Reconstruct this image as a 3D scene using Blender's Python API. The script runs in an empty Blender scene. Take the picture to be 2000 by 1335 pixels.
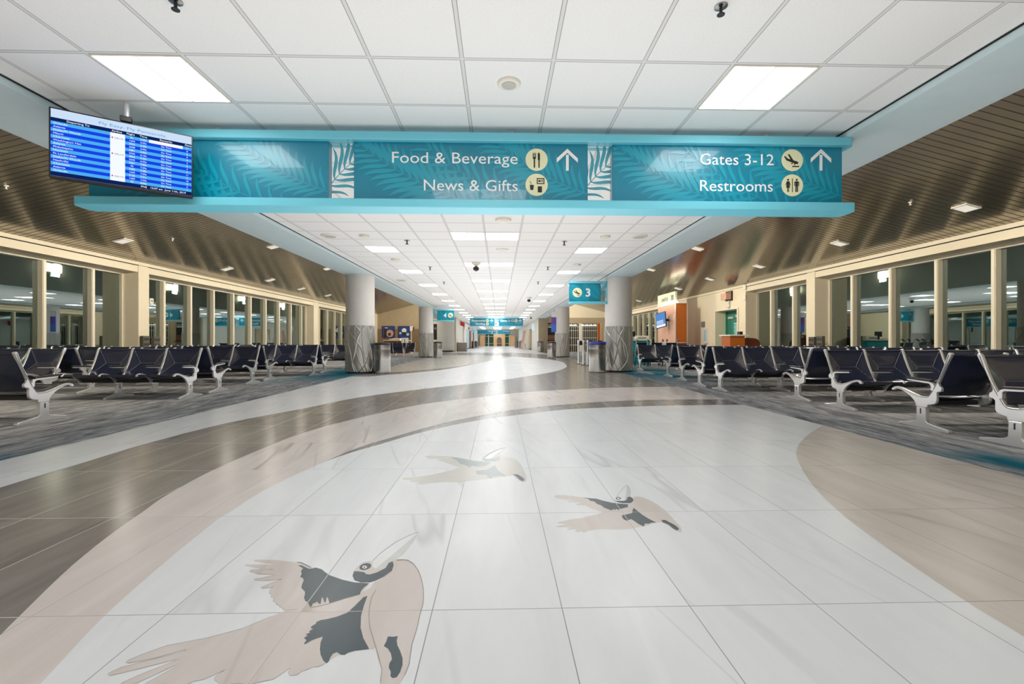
import bpy, bmesh, math, random
from math import sin, cos, pi, radians, atan2, sqrt, floor as mfloor
from mathutils import Vector, Matrix
random.seed(7)
C = bpy.context.scene.collection
S = bpy.context.scene
# ---------------------------------------------------------------- camera
FP, VX, VY = 900.0, 975.0, 665.0            # focal length in px of a 2000 px wide frame, horizon row
YAW = math.atan((1000 - VX) / FP)
cam_d = bpy.data.cameras.new('camera'); cam = bpy.data.objects.new('camera', cam_d); C.objects.link(cam)
cam_d.sensor_width = 36; cam_d.lens = FP / 2000 * 36
cam_d.shift_y = -(667.5 - VY) / 2000
cam_d.clip_end = 300; cam_d.clip_start = 0.02
cam.location = (0, 0, 1.0); cam.rotation_euler = (pi / 2, 0, -YAW)
S.camera = cam
S.view_settings.view_transform = 'Standard'; S.view_settings.look = 'None'
S.view_settings.exposure = 0.10; S.view_settings.gamma = 1.0
S.view_settings.use_curve_mapping = False
# ---------------------------------------------------------------- world (night outside)
W = bpy.data.worlds.new('night'); S.world = W; W.use_nodes = True
W.node_tree.nodes['Background'].inputs[0].default_value = (0.012, 0.02, 0.03, 1)
W.node_tree.nodes['Background'].inputs[1].default_value = 0.6
S.cycles.max_bounces = 8; S.cycles.diffuse_bounces = 5; S.cycles.glossy_bounces = 4
S.cycles.transmission_bounces = 6; S.cycles.transparent_max_bounces = 12
S.cycles.caustics_reflective = False; S.cycles.caustics_refractive = False
S.cycles.sample_clamp_indirect = 6.0
S.cycles.use_denoising = True
TROFFER = 9.6        # emission of the ceiling troffers
SCONCE_W = 190.0      # watts of each wall-wash sconce
SQ_W = 9.0           # watts of each square down-lamp on the slatted ceilings
def soft_area(name, loc, rot, sx_, sy2, watts, col):
    L = bpy.data.lights.new(name, 'AREA'); L.shape = 'RECTANGLE'; L.size = sx_; L.size_y = sy2; L.energy = watts; L.color = col
    o = bpy.data.objects.new(name, L); C.objects.link(o); o.location = loc; o.rotation_euler = rot; return o
# added upward fill lamps standing in for bounce off the hall floor
soft_area('bounce_fill', (-.2, 19, .03), (pi, 0, 0), 7.2, 46, 860, (1, .985, .96))
soft_area('bounce_fill', (-.2, 64, .03), (pi, 0, 0), 6.6, 42, 260, (1, .985, .96))

cy, sy_ = cos(YAW), sin(YAW)
def ray(px, py):
    a = (px - 1000) / FP; b = (VY - py) / FP
    return Vector((sy_ + a * cy, cy - a * sy_, b))
def fl(px, py, z=0.0):
    d = ray(px, py); t = (z - 1.0) / d.z
    return (d.x * t, d.y * t)
def onY(px, py, Y):                      # point of plane y=Y seen at a pixel
    d = ray(px, py); t = Y / d.y
    return (d.x * t, Y, 1 + d.z * t)
def onX(px, py, X):
    d = ray(px, py); t = X / d.x
    return (X, d.y * t, 1 + d.z * t)

# ---------------------------------------------------------------- helpers
class MB:
    def __init__(s): s.v = []; s.f = []; s.m = []
    def quad(s, *p, m=0):
        n = len(s.v); s.v += [tuple(q) for q in p]; s.f.append(tuple(range(n, n + len(p)))); s.m.append(m)
    def box(s, x0, x1, y0, y1, z0, z1, m=0):
        n = len(s.v)
        s.v += [(x0,y0,z0),(x1,y0,z0),(x1,y1,z0),(x0,y1,z0),(x0,y0,z1),(x1,y0,z1),(x1,y1,z1),(x0,y1,z1)]
        for f in ((0,3,2,1),(4,5,6,7),(0,1,5,4),(1,2,6,5),(2,3,7,6),(3,0,4,7)):
            s.f.append(tuple(n + i for i in f)); s.m.append(m)
        return s
    def prism(s, pts, a, b, axis='x', m=0):
        """closed outline extruded from a to b; pts are the two other coordinates"""
        n = len(s.v); k = len(pts)
        def mk(t, p):
            return (t, p[0], p[1]) if axis == 'x' else ((p[0], t, p[1]) if axis == 'y' else (p[0], p[1], t))
        for t in (a, b):
            s.v += [mk(t, p) for p in pts]
        s.f.append(tuple(n + i for i in range(k))); s.m.append(m)
        s.f.append(tuple(n + k + i for i in reversed(range(k)))); s.m.append(m)
        for i in range(k):
            j = (i + 1) % k
            s.f.append((n + i, n + k + i, n + k + j, n + j)); s.m.append(m)
        return s
    def lathe(s, prof, cx=0, cy_=0, n=48, m=0, cap=True):
        b = len(s.v)
        for r, z in prof:
            for i in range(n):
                t = 2 * pi * i / n; s.v.append((cx + r * cos(t), cy_ + r * sin(t), z))
        for k in range(len(prof) - 1):
            for i in range(n):
                j = (i + 1) % n
                s.f.append((b + k*n + i, b + k*n + j, b + (k+1)*n + j, b + (k+1)*n + i)); s.m.append(m)
        if cap:
            s.f.append(tuple(b + i for i in reversed(range(n)))); s.m.append(m)
            s.f.append(tuple(b + (len(prof)-1)*n + i for i in range(n))); s.m.append(m)
        return s
    def tube(s, pts, r, n=6, m=0):
        pts = [Vector(p) for p in pts]; b = len(s.v)
        for i, p in enumerate(pts):
            d = (pts[min(i+1, len(pts)-1)] - pts[max(i-1, 0)]).normalized()
            u = d.cross(Vector((0,0,1)));
            if u.length < 1e-3: u = d.cross(Vector((1,0,0)))
            u.normalize(); w = d.cross(u)
            for k in range(n):
                t = 2*pi*k/n; s.v.append(tuple(p + (u*cos(t) + w*sin(t)) * r))
        for i in range(len(pts)-1):
            for k in range(n):
                j = (k+1) % n
                s.f.append((b+i*n+k, b+i*n+j, b+(i+1)*n+j, b+(i+1)*n+k)); s.m.append(m)
        s.f.append(tuple(b+k for k in reversed(range(n)))); s.m.append(m)
        s.f.append(tuple(b+(len(pts)-1)*n+k for k in range(n))); s.m.append(m)
        return s
    def mesh(s, name, mats, smooth=False, bevel=0, tri=False):
        me = bpy.data.meshes.new(name)
        me.from_pydata(s.v, [], s.f); me.update()
        for mt in (mats if isinstance(mats, (list, tuple)) else [mats]): me.materials.append(mt)
        for p, mi in zip(me.polygons, s.m): p.material_index = mi
        bm = bmesh.new(); bm.from_mesh(me)
        if bevel:
            bmesh.ops.bevel(bm, geom=list(bm.edges), offset=bevel, segments=1, affect='EDGES', profile=.5, clamp_overlap=True)
        if tri: bmesh.ops.triangulate(bm, faces=[f for f in bm.faces if len(f.verts) > 4])
        bmesh.ops.recalc_face_normals(bm, faces=bm.faces)
        bm.to_mesh(me); bm.free()
        if smooth:
            for p in me.polygons: p.use_smooth = True
            try: me.set_sharp_from_angle(angle=radians(38))
            except Exception: pass
        return me
    def build(s, name, mats, parent=None, loc=(0,0,0), rot=(0,0,0), **k):
        return link(name, s.mesh(name, mats, **k), parent, loc, rot)
def link(name, me, parent=None, loc=(0,0,0), rot=(0,0,0)):
    o = bpy.data.objects.new(name, me); C.objects.link(o); o.parent = parent
    o.location = loc; o.rotation_euler = rot
    return o
def tag(o, label, cat, group=None, kind=None):
    o['label'] = label; o['category'] = cat
    if group: o['group'] = group
    if kind: o['kind'] = kind
    return o
def thing(name, label, cat, loc=(0,0,0), rz=0, group=None):
    o = bpy.data.objects.new(name, None); C.objects.link(o); o.empty_display_size = .1
    o.location = loc; o.rotation_euler = (0, 0, rz)
    return tag(o, label, cat, group)
def struct(o): o['kind'] = 'structure'; return o
def sroot(name, loc=(0,0,0)):
    o = bpy.data.objects.new(name, None); C.objects.link(o); o.location = loc; o['kind'] = 'structure'; return o
def copy_tree(o, parent=None):
    c = o.copy(); C.objects.link(c); c.parent = parent
    for ch in [x for x in o.children]: copy_tree(ch, c)
    return c
def box(name, x0, x1, y0, y1, z0, z1, mat, parent=None, bevel=0, loc=(0,0,0)):
    return MB().box(x0, x1, y0, y1, z0, z1).build(name, mat, parent, loc, bevel=bevel)

# ---------------------------------------------------------------- materials
def srgb(r, g, b):
    f = lambda c: (c/255/12.92) if c/255 <= .04045 else ((c/255+.055)/1.055)**2.4
    return (f(r), f(g), f(b), 1)
def mat(name, col, rough=.5, metal=0, emit=None, es=0, coat=0, spec=.5, alpha=None):
    m = bpy.data.materials.new(name); m.use_nodes = True
    b = m.node_tree.nodes['Principled BSDF']
    b.inputs['Base Color'].default_value = col; b.inputs['Roughness'].default_value = rough
    b.inputs['Metallic'].default_value = metal; b.inputs['Specular IOR Level'].default_value = spec
    b.inputs['Coat Weight'].default_value = coat
    if emit: b.inputs['Emission Color'].default_value = emit; b.inputs['Emission Strength'].default_value = es
    return m
class NT:
    def __init__(s, m):
        s.t = m.node_tree; s.b = s.t.nodes['Principled BSDF']
        s.co = s.t.nodes.new('ShaderNodeTexCoord').outputs['Object']
    def n(s, typ, **k):
        x = s.t.nodes.new(typ)
        for a, v in k.items(): setattr(x, a, v)
        return x
    def l(s, a, b): s.t.links.new(a, b)
    def math(s, op, a, b=None, c=None):
        x = s.n('ShaderNodeMath', operation=op)
        for i, v in enumerate((a, b, c)):
            if v is None: continue
            if isinstance(v, (int, float)): x.inputs[i].default_value = v
            else: s.l(v, x.inputs[i])
        return x.outputs[0]
    def sep(s, v):
        x = s.n('ShaderNodeSeparateXYZ'); s.l(v, x.inputs[0]); return x.outputs
    def comb(s, x, y, z=0):
        c = s.n('ShaderNodeCombineXYZ')
        for i, v in enumerate((x, y, z)):
            if isinstance(v, (int, float)): c.inputs[i].default_value = v
            else: s.l(v, c.inputs[i])
        return c.outputs[0]
    def mix(s, f, a, b):
        x = s.n('ShaderNodeMix', data_type='RGBA')
        if isinstance(f, (int, float)): x.inputs[0].default_value = f
        else: s.l(f, x.inputs[0])
        for i, v in ((6, a), (7, b)):
            if isinstance(v, tuple): x.inputs[i].default_value = v
            else: s.l(v, x.inputs[i])
        return x.outputs[2]
    def noise(s, v, scale, detail=3, rough=.5, dist=0):
        x = s.n('ShaderNodeTexNoise'); s.l(v, x.inputs['Vector'])
        x.inputs['Scale'].default_value = scale; x.inputs['Detail'].default_value = detail
        x.inputs['Roughness'].default_value = rough; x.inputs['Distortion'].default_value = dist
        return x.outputs[0]
    def ramp(s, f, a, b, c0=0, c1=1):
        x = s.n('ShaderNodeMapRange'); s.l(f, x.inputs[0])
        x.inputs[1].default_value = a; x.inputs[2].default_value = b; x.inputs[3].default_value = c0; x.inputs[4].default_value = c1
        return x.outputs[0]
    def bump(s, h, strength=.2, dist=.01):
        x = s.n('ShaderNodeBump'); s.l(h, x.inputs['Height']); x.inputs['Strength'].default_value = strength
        x.inputs['Distance'].default_value = dist; s.l(x.outputs[0], s.b.inputs['Normal'])
TX, TY, GX0, GY0 = .4822, .9515, .2345, 1.716
def tile_mat(name, c1, c2, vein, grout, vamt=.5, rough=.2, var=.05):
    m = mat(name, c1, rough, spec=.28); t = NT(m); t.co = t.n('ShaderNodeNewGeometry').outputs['Position']; x, y, z = t.sep(t.co)[:3]
    gx = t.math('DIVIDE', t.math('SUBTRACT', x, GX0), TX); gy = t.math('DIVIDE', t.math('SUBTRACT', y, GY0), TY)
    wn = t.n('ShaderNodeTexWhiteNoise'); t.l(t.comb(t.math('FLOOR', gx), t.math('FLOOR', gy)), wn.inputs['Vector'])
    r = wn.outputs[0]
    off = t.math('MULTIPLY', r, 40.0)
    v = t.comb(t.math('ADD', t.math('MULTIPLY', x, 5.0), off), t.math('ADD', t.math('MULTIPLY', y, .8), off))
    n1 = t.noise(v, 1.2, 4, .6, .6)
    col = t.mix(t.ramp(n1, .3, .7), c1, c2)
    v2 = t.comb(t.math('ADD', t.math('ADD', t.math('MULTIPLY', x, 2.2), t.math('MULTIPLY', y, .5)), off), t.math('MULTIPLY', y, .22))
    n2 = t.noise(v2, 1.0, 2.5, .45, .12)
    ln = t.ramp(t.math('ABSOLUTE', t.math('SUBTRACT', n2, .5)), 0, .016, 1, 0)
    sel = t.ramp(t.noise(v, .35, 1), .45, .65)
    col = t.mix(t.math('MULTIPLY', t.math('MULTIPLY', ln, sel), vamt), col, vein)
    br = t.math('ADD', 1 - var, t.math('MULTIPLY', r, 2 * var))
    hs = t.n('ShaderNodeHueSaturation'); t.l(col, hs.inputs['Color']); t.l(br, hs.inputs['Value'])
    ax = t.math('MULTIPLY', t.math('PINGPONG', t.math('ADD', gx, 200.0), .5), TX)
    ay = t.math('MULTIPLY', t.math('PINGPONG', t.math('ADD', gy, 200.0), .5), TY)
    g = t.math('LESS_THAN', t.math('MINIMUM', ax, ay), .0017)
    out = t.mix(g, hs.outputs[0], grout)
    t.l(out, t.b.inputs['Base Color'])
    t.l(t.math('ADD', rough, t.math('MULTIPLY', g, .4)), t.b.inputs['Roughness'])
    return m
M = {}
M['tile_white'] = tile_mat('white marble tile', srgb(224,225,227), srgb(216,217,219), srgb(168,166,165), srgb(140,140,140), .36, .27, .02)
M['tile_pink'] = tile_mat('pink beige stone tile', srgb(215,207,203), srgb(203,193,187), srgb(150,136,128), srgb(160,150,146), .6, .24, .03)
M['tile_taupe'] = tile_mat('taupe stone tile', srgb(207,198,190), srgb(189,179,169), srgb(140,128,118), srgb(145,135,126), .6, .3, .03)
M['tile_brown'] = tile_mat('brown grey stone tile', srgb(142,136,131), srgb(120,114,109), srgb(92,86,82), srgb(205,200,195), .6, .2, .07)
M['tile_greige'] = tile_mat('pale grey stone tile', srgb(196,192,184), srgb(180,176,168), srgb(140,136,130), srgb(150,146,140), .5, .22, .03)
def carpet():
    m = mat('grey streaked carpet', srgb(110,112,116), .95, spec=.1); t = NT(m); x, y, z = t.sep(t.co)[:3]
    v = t.comb(t.math('MULTIPLY', x, 9.0), t.math('MULTIPLY', y, 1.3))
    n1 = t.noise(v, 1.0, 5, .65, .8)
    v2 = t.comb(t.math('MULTIPLY', x, 60.0), t.math('MULTIPLY', y, 6.0)); n2 = t.noise(v2, 1.0, 4, .8)
    col = t.mix(t.ramp(n1, .36, .64), srgb(108,110,117), srgb(205,205,205))
    col = t.mix(t.ramp(n2, .35, .65, 0, .65), col, srgb(70,72,78))
    # woven teal accent patches along the walkway side
    tn = t.noise(t.comb(t.math('MULTIPLY', x, 1.6), t.math('MULTIPLY', y, .45), 3.3), 1.0, 2)
    near = t.math('MULTIPLY', t.ramp(t.math('ABSOLUTE', t.math('SUBTRACT', y, 14.5)), 1.0, 4.5, 1, 0),
                  t.ramp(t.math('ABSOLUTE', t.math('SUBTRACT', t.math('ABSOLUTE', x), 4.6)), .6, 1.8, 1, 0))
    near2 = t.math('MULTIPLY', t.ramp(t.math('ABSOLUTE', t.math('SUBTRACT', y, 3.6)), .2, .7, 1, 0),
                   t.ramp(t.math('ABSOLUTE', t.math('SUBTRACT', t.math('ABSOLUTE', x), 4.1)), .1, .5, 1, 0))
    tf = t.math('MULTIPLY', t.math('MAXIMUM', near, near2), t.ramp(t.math('ADD', tn, t.math('MULTIPLY', n1, .5)), .58, .72))
    col = t.mix(tf, col, srgb(22,98,118))
    t.l(col, t.b.inputs['Base Color']); t.bump(n2, .5, .006)
    return m
M['carpet'] = carpet()
def ceiling_mat():
    m = mat('acoustic ceiling tile', srgb(232,232,232), .9, spec=.2); t = NT(m); x, y, z = t.sep(t.co)[:3]
    P = .685
    gx = t.math('MULTIPLY', t.math('PINGPONG', t.math('ADD', t.math('DIVIDE', t.math('SUBTRACT', x, -.278), P), 60.0), .5), P)
    gy = t.math('MULTIPLY', t.math('PINGPONG', t.math('ADD', t.math('DIVIDE', t.math('SUBTRACT', y, 4.13), P), 60.0), .5), P)
    g = t.math('MINIMUM', gx, gy)
    tee = t.math('LESS_THAN', g, .012); edge = t.math('LESS_THAN', g, .0165)
    n = t.noise(t.co, 90, 3, .8); n2 = t.noise(t.co, 1.3, 2)
    base = t.mix(t.ramp(n, .3, .5, .16, 0), srgb(232,232,232), srgb(150,150,150))
    col = t.mix(edge, base, srgb(140,138,136)); col = t.mix(tee, col, srgb(214,213,212))  # darker edges paint the tees' shadow lines into the colour
    t.l(col, t.b.inputs['Base Color'])
    return m
M['ceil'] = ceiling_mat()
def slat_mat():
    m = mat('bronze metal slats', srgb(120,112,98), .2, .85); t = NT(m); x, y, z = t.sep(t.co)[:3]
    P = .145
    a = t.math('PINGPONG', t.math('ADD', t.math('DIVIDE', y, P), 400.0), .5)
    gap = t.math('LESS_THAN', a, .075)
    col = t.mix(gap, srgb(158,149,134), (0.008, .007, .006, 1)); t.l(col, t.b.inputs['Base Color'])
    t.l(t.math('ADD', .17, t.math('MULTIPLY', gap, .6)), t.b.inputs['Roughness'])
    t.l(t.math('SUBTRACT', .85, t.math('MULTIPLY', gap, .85)), t.b.inputs['Metallic'])
    n = t.noise(t.comb(t.math('MULTIPLY', x, .8), t.math('MULTIPLY', y, 14)), 1, 2)
    return m
M['slat'] = slat_mat()
def grain(name, c1, c2, rough=.4, sc=(1, 1, 12), amt=1):
    m = mat(name, c1, rough); t = NT(m)
    mp = t.n('ShaderNodeMapping'); t.l(t.co, mp.inputs[0]); mp.inputs['Scale'].default_value = sc
    n = t.noise(mp.outputs[0], 3, 4, .6, 1.0)
    t.l(t.mix(t.ramp(n, .3, .7), c1, c2), t.b.inputs['Base Color']); return m
M['wall'] = grain('beige paint', srgb(232,222,198), srgb(228,217,193), .75, (1,1,1))
M['wall_light'] = grain('pale hall paint', srgb(214,211,202), srgb(206,203,194), .75, (1,1,1))
M['wall_tan'] = grain('tan wall panel', srgb(176,160,132), srgb(168,152,126), .7, (1,1,1))
M['wainscot'] = grain('brown wainscot', srgb(136,112,82), srgb(124,100,74), .6, (1,1,6))
M['aqua'] = grain('pale aqua soffit paint', srgb(205,222,226), srgb(200,218,223), .5, (1,1,1))
M['frame_paint'] = grain('window frame enamel', srgb(232,225,205), srgb(228,221,200), .4, (1,1,1))
M['dark'] = mat('painted shade black', (.01,.01,.01,1), .8)  # flat near-black for strips and sheets that stand in for shade
M['black_base'] = mat('black rubber base', srgb(34,33,34), .6)
M['plaster'] = grain('column plaster', srgb(214,209,203), srgb(208,203,198), .7, (2,2,2))
M['clad'] = mat('embossed metal', srgb(178,176,172), .36, .8)
M['steel'] = mat('brushed stainless steel', srgb(150,148,145), .24, 1)
M['steel2'] = mat('polished stainless band', srgb(160,158,155), .22, 1)
M['alu'] = mat('cast aluminium', srgb(222,222,224), .28, .65)
M['leather'] = mat('navy black leather', srgb(28,35,58), .30, coat=.35)
M['stitch'] = mat('leather seam', srgb(150,152,166), .5)
M['armpad'] = mat('black arm pad', srgb(32,32,36), .35)
M['beam'] = mat('black beam', srgb(26,26,34), .4)
M['teal'] = mat('teal sign vinyl', srgb(0,128,156), .28, coat=.3)
M['teal_leaf'] = mat('light teal frond print', srgb(8,152,176), .28, coat=.3)
M['rail'] = mat('light blue sign rail', srgb(112,200,220), .35)
M['leaf_glass'] = mat('frond film', srgb(70,158,176), .4)
M['white'] = mat('white vinyl lettering', srgb(240,240,240), .5)
M['cream'] = mat('cream disc', srgb(232,230,190), .5)
M['ink'] = mat('black pictogram', srgb(32,36,34), .6)
M['black'] = mat('black plastic', srgb(18,18,20), .35)
M['orange_wood'] = grain('orange wood laminate', srgb(186,100,30), srgb(168,86,24), .35, (2,2,10))
M['red_wood'] = grain('dark red wood', srgb(104,48,22), srgb(88,38,18), .4, (2,2,10))
M['pink_wood'] = grain('pale wood laminate', srgb(206,160,138), srgb(198,150,128), .45, (2,2,10))
M['greyspeck'] = grain('grey laminate', srgb(160,150,152), srgb(148,138,142), .5, (20,20,20))
M['teal_door'] = mat('teal door paint', srgb(36,120,104), .4)
M['cyan'] = mat('cyan notice', srgb(20,150,160), .5)
M['offwhite'] = mat('off white plastic', srgb(226,222,210), .5)
M['tower'] = mat('dark bronze tower', srgb(84,80,70), .4)
M['grille'] = mat('pale speaker grille', srgb(186,184,180), .6)
M['grey'] = mat('mid grey', srgb(120,118,116), .5)
M['taupe_box'] = grain('taupe laminate', srgb(128,116,104), srgb(120,108,96), .5, (2,2,2))
M['blue_bag'] = mat('blue liner', srgb(26,48,150), .4)
M['brown'] = mat('brown panel', srgb(116,72,44), .5)
M['ltblue'] = mat('light blue panel', srgb(166,206,222), .5)
M['red'] = mat('red sign', srgb(200,36,44), .5)
M['green_glass'] = mat('dark green glazing', srgb(10,86,66), .15)
M['tan_stone'] = grain('tan portal stone', srgb(222,186,140), srgb(212,176,130), .6, (1,1,1))
def emit(name, col, s):
    m = bpy.data.materials.new(name); m.use_nodes = True; nt = m.node_tree
    for n in list(nt.nodes):
        if n.type != 'OUTPUT_MATERIAL': nt.nodes.remove(n)
    e = nt.nodes.new('ShaderNodeEmission'); e.inputs[0].default_value = col; e.inputs[1].default_value = s
    nt.links.new(e.outputs[0], nt.nodes['Material Output'].inputs[0]); return m
M['lamp'] = emit('troffer diffuser glow', (1, .985, .96, 1), TROFFER)
M['lamp_mid'] = emit('troffer basket glow', (1, .98, .95, 1), .86)
M['lamp_warm'] = emit('warm sconce glow', (1, .80, .5, 1), 14)
M['lamp_sq'] = emit('soft square lamp glow', (1, .93, .80, 1), .75)
def glass(name, tint, refl):
    m = bpy.data.materials.new(name); m.use_nodes = True; nt = m.node_tree
    for n in list(nt.nodes):
        if n.type != 'OUTPUT_MATERIAL': nt.nodes.remove(n)
    tr = nt.nodes.new('ShaderNodeBsdfTransparent'); tr.inputs[0].default_value = tint
    g = nt.nodes.new('ShaderNodeBsdfGlossy'); g.inputs['Roughness'].default_value = .01; g.inputs['Color'].default_value = (.80, .92, .89, 1)
    fr = nt.nodes.new('ShaderNodeFresnel'); fr.inputs[0].default_value = 1.5
    mr = nt.nodes.new('ShaderNodeMapRange'); mr.inputs[1].default_value = 0.04; mr.inputs[2].default_value = .6
    mr.inputs[3].default_value = refl; mr.inputs[4].default_value = .9
    mx = nt.nodes.new('ShaderNodeMixShader')
    nt.links.new(fr.outputs[0], mr.inputs[0]); nt.links.new(mr.outputs[0], mx.inputs[0])
    nt.links.new(tr.outputs[0], mx.inputs[1]); nt.links.new(g.outputs[0], mx.inputs[2])
    nt.links.new(mx.outputs[0], nt.nodes['Material Output'].inputs[0]); return m
M['glass'] = glass('coated night glazing', (.5, .56, .54, 1), .34)
M['glass_clear'] = glass('clear sign pane', (.97, .98, .98, 1), .03)

# ================================================================= STRUCTURE
XL, XR = -10.87, 10.36         # seating-side wall faces
GL, GR = -11.40, 10.90         # glazing planes
SL0, SL1, SR0, SR1 = -4.78, -3.93, 3.47, 4.22   # soffits
ZC, ZS, YE, YF = 3.10, 3.03, 41.5, 86.0
WT = 3.375; SLOPE = .257
def zc(x): return WT + SLOPE * ((XR - x) if x > 0 else (x - XL))
YB = -4.0
# floor: white marble base with inlaid bands, birds laid on it
flo = struct(MB().box(-11.9, 11.4, YB, YF + 3, -.08, 0).build('floor', M['tile_brown']))
def inlay(name, poly, m, z, parent=flo, px=True, kind=None):
    P = [fl(*p) if px else p for p in poly]
    mb = MB(); mb.quad(*[(x, y, z) for x, y in P])
    o = mb.build(name, m, parent, tri=True)
    for p in o.data.polygons:
        pass
    me = o.data
    bm = bmesh.new(); bm.from_mesh(me)
    for f in bm.faces:
        if f.normal.z < 0: f.normal_flip()
    bm.to_mesh(me); bm.free()
    return o
def smooth_line(pts, n=4):
    """Catmull-Rom through pixel points"""
    out = []
    for i in range(len(pts) - 1):
        p0 = pts[max(i-1, 0)]; p1 = pts[i]; p2 = pts[i+1]; p3 = pts[min(i+2, len(pts)-1)]
        for k in range(n):
            t = k / n
            out.append(tuple(.5*((2*p1[j]) + (-p0[j]+p2[j])*t + (2*p0[j]-5*p1[j]+4*p2[j]-p3[j])*t*t + (-p0[j]+3*p1[j]-3*p2[j]+p3[j])*t**3) for j in (0, 1)))
    out.append(pts[-1]); return out
def wl(pts, n=4):        # pixel curve -> smoothed world curve
    return smooth_line([fl(*p) for p in pts], n)
A = wl([(-320,1052),(0,952),(150,907),(300,862),(450,824.5),(600,796),(700,776),(820,760),(940,747),(1020,736),(1080,726),(1104,718),(1106,713),(1096,706),(1060,700),(1000,696)])
cres_top = wl([(926,711),(870,718),(800,724.5),(735,728)])
cres_bot = wl([(926,711),(880,719.5),(820,726.5),(760,731.5),(720,735)])
w1 = A + [fl(926,711)] + cres_bot[1:] + [(-4.3, 13), (-4.3, 2.9)]
inlay('tile_band', w1, M['tile_white'], .0012, px=False)
g1 = [fl(1000,696), fl(940,693.5), fl(880,693), fl(800,697), fl(750,703), fl(728,715), fl(735,728)] + cres_top[::-1][1:]
inlay('tile_band', g1, M['tile_greige'], .0010, px=False)
inlay('tile_band', [(-4.2,37.5),(-2,38.5),(1.0,38),(2.4,36),(3.6,32),(3.75,45),(3.75,YF),(-4.3,YF)], M['tile_white'], .0012, px=False)
Bc = wl([(-90,1330),(0,1241),(33,1208),(140,1105),(226,1036),(278,1000),(330,964),(420,916),(510,877),(600,842.5),(700,816),(820,790),(940,775),(1020,766),(1100,761),(1180,757),(1300,755)])
Cc = wl([(560,937),(620,908),(700,874),(780,850),(860,828),(940,811),(1020,798),(1100,790),(1180,784),(1300,780),(1400,780)])
Dc = wl([(-60,1475),(80,1335),(201,1206),(320,1100),(420,1018),(449,1000),(510,961),(580,926),(660,892),(740,868),(820,845),(900,827),(980,814),(1100,800),(1200,795),(1300,792),(1443,790)])
D1 = [p for p in Dc if True]
iD = min(range(len(Dc)), key=lambda i: (Dc[i][0]-fl(560,937)[0])**2 + (Dc[i][1]-fl(560,937)[1])**2)
pink = Bc + [(3.95, fl(1310,755)[1]), (3.95, fl(1400,780)[1])] + Cc[::-1] + Dc[:iD][::-1] + [(-2.6, .9)]
inlay('tile_band', pink, M['tile_pink'], .0014, px=False)
white = Dc + [(3.95, fl(1443,790)[1]), (3.95, .6), (-1.6, .6)]
inlay('tile_field', white, M['tile_white'], .0016, px=False)
Rc = wl([(1615,829),(1604,832),(1573,853),(1556,877.5),(1562,907),(1591,952),(1649,1008),(1762,1091),(1897,1181),(2000,1244),(2200,1380)])
inlay('tile_field', Rc + [(3.95, fl(2200,1380)[1]), (3.95, fl(1604,832)[1])], M['tile_taupe'], .0018, px=False)
for nm, x0, x1 in (('carpet', -11.4, -4.15), ('carpet', 3.82, 10.95)):
    struct(MB().box(x0, x1, YB, YE, 0, .006).build(nm, M['carpet']))

# ceiling of the hall
cb = MB(); cb.box(SL1 - .1, SR0 + .1, YB, YF, ZC, ZC + .05)
struct(cb.build('ceiling', M['ceil']))
# sloped metal ceilings over the seating
for sgn, xa, xw, xg in ((-1, SL0, XL, GL), (1, SR1, XR, GR)):
    mb = MB()
    mb.prism([(xa, zc(xa)), (xw, WT), (xw, WT + .06), (xa, zc(xa) + .06)], YB, YE, 'y')
    struct(mb.build('ceiling', M['slat']))
# soffits along the hall
for n, a, b in ((1, SL0, SL1), (2, SR0, SR1)):
    mb = MB(); inner = b if n == 1 else a
    s = 1 if n == 1 else -1
    mb.box(a, b, YB, YE + 1.5, ZS, ZS + .04)
    mb.box(*(sorted((inner, inner - s * .03))), YB, YE + 1.5, ZS + .0401, ZC)
    outer = a if n == 1 else b
    mb.box(*(sorted((outer, outer + s * .05))), YB, YE, ZS + .0401, zc(outer) + .02)
    o = struct(mb.build('trim_%d' % n, M['aqua']))
    MB().box(*(sorted((inner - s*.0, inner + s * .012))), YB, YE + 1.5, ZC - .012, ZC - .002).build('gap_shade_strip', M['dark'], o)  # black strip painting the shadow line under the ceiling edge
# end walls at the far side of the seating areas (face the camera)
we = MB(); we.prism([(GL-.5, 0), (-3.9, 0), (-3.9, zc(-3.9)), (GL-.5, WT-.2)], YE, YE + .25, 'y')
struct(we.build('wall_back', M['wall_tan']))
struct(box('trim_3', -10.8, -6.6, YE-.06, YE, 0, 2.05, M['wainscot']))
we = MB(); we.prism([(3.55, 0), (GR+.5, 0), (GR+.5, WT-.2), (3.55, zc(3.55))], YE, YE + .25, 'y')
struct(we.build('wall_back', M['wall_tan']))
struct(box('trim_4', 5.6, 10.3, YE-.05, YE, 3.07, 5.2, M['wall']))
struct(box('trim_5', -6.75, -5.9, YE-.55, YE, 0, 5.0, M['wall']))
# hall walls beyond
struct(box('wall_left', -4.15, -3.95, YE+.25, YF, 0, ZC, M['wall_light']))
struct(box('wall_right', 3.55, 3.75, YE+.25, YF, 0, ZC, M['wall_light']))
struct(box('wall_front', -4.1, 3.7, YF, YF + .2, 0, ZC, M['wall_light']))
struct(box('baseboard_left', -5.9, -4.15, YE-.04, YE-.001, 0, .12, M['black_base']))
struct(box('wall_panel_left', -5.88, -4.0, YE-.02, YE-.0005, .12, 3.0, M['wall_light']))
# wall behind the camera, so the place is closed
struct(box('wall_rear', -11.6, 11.2, YB-.2, YB, 0, 5.0, M['wall']))

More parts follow.
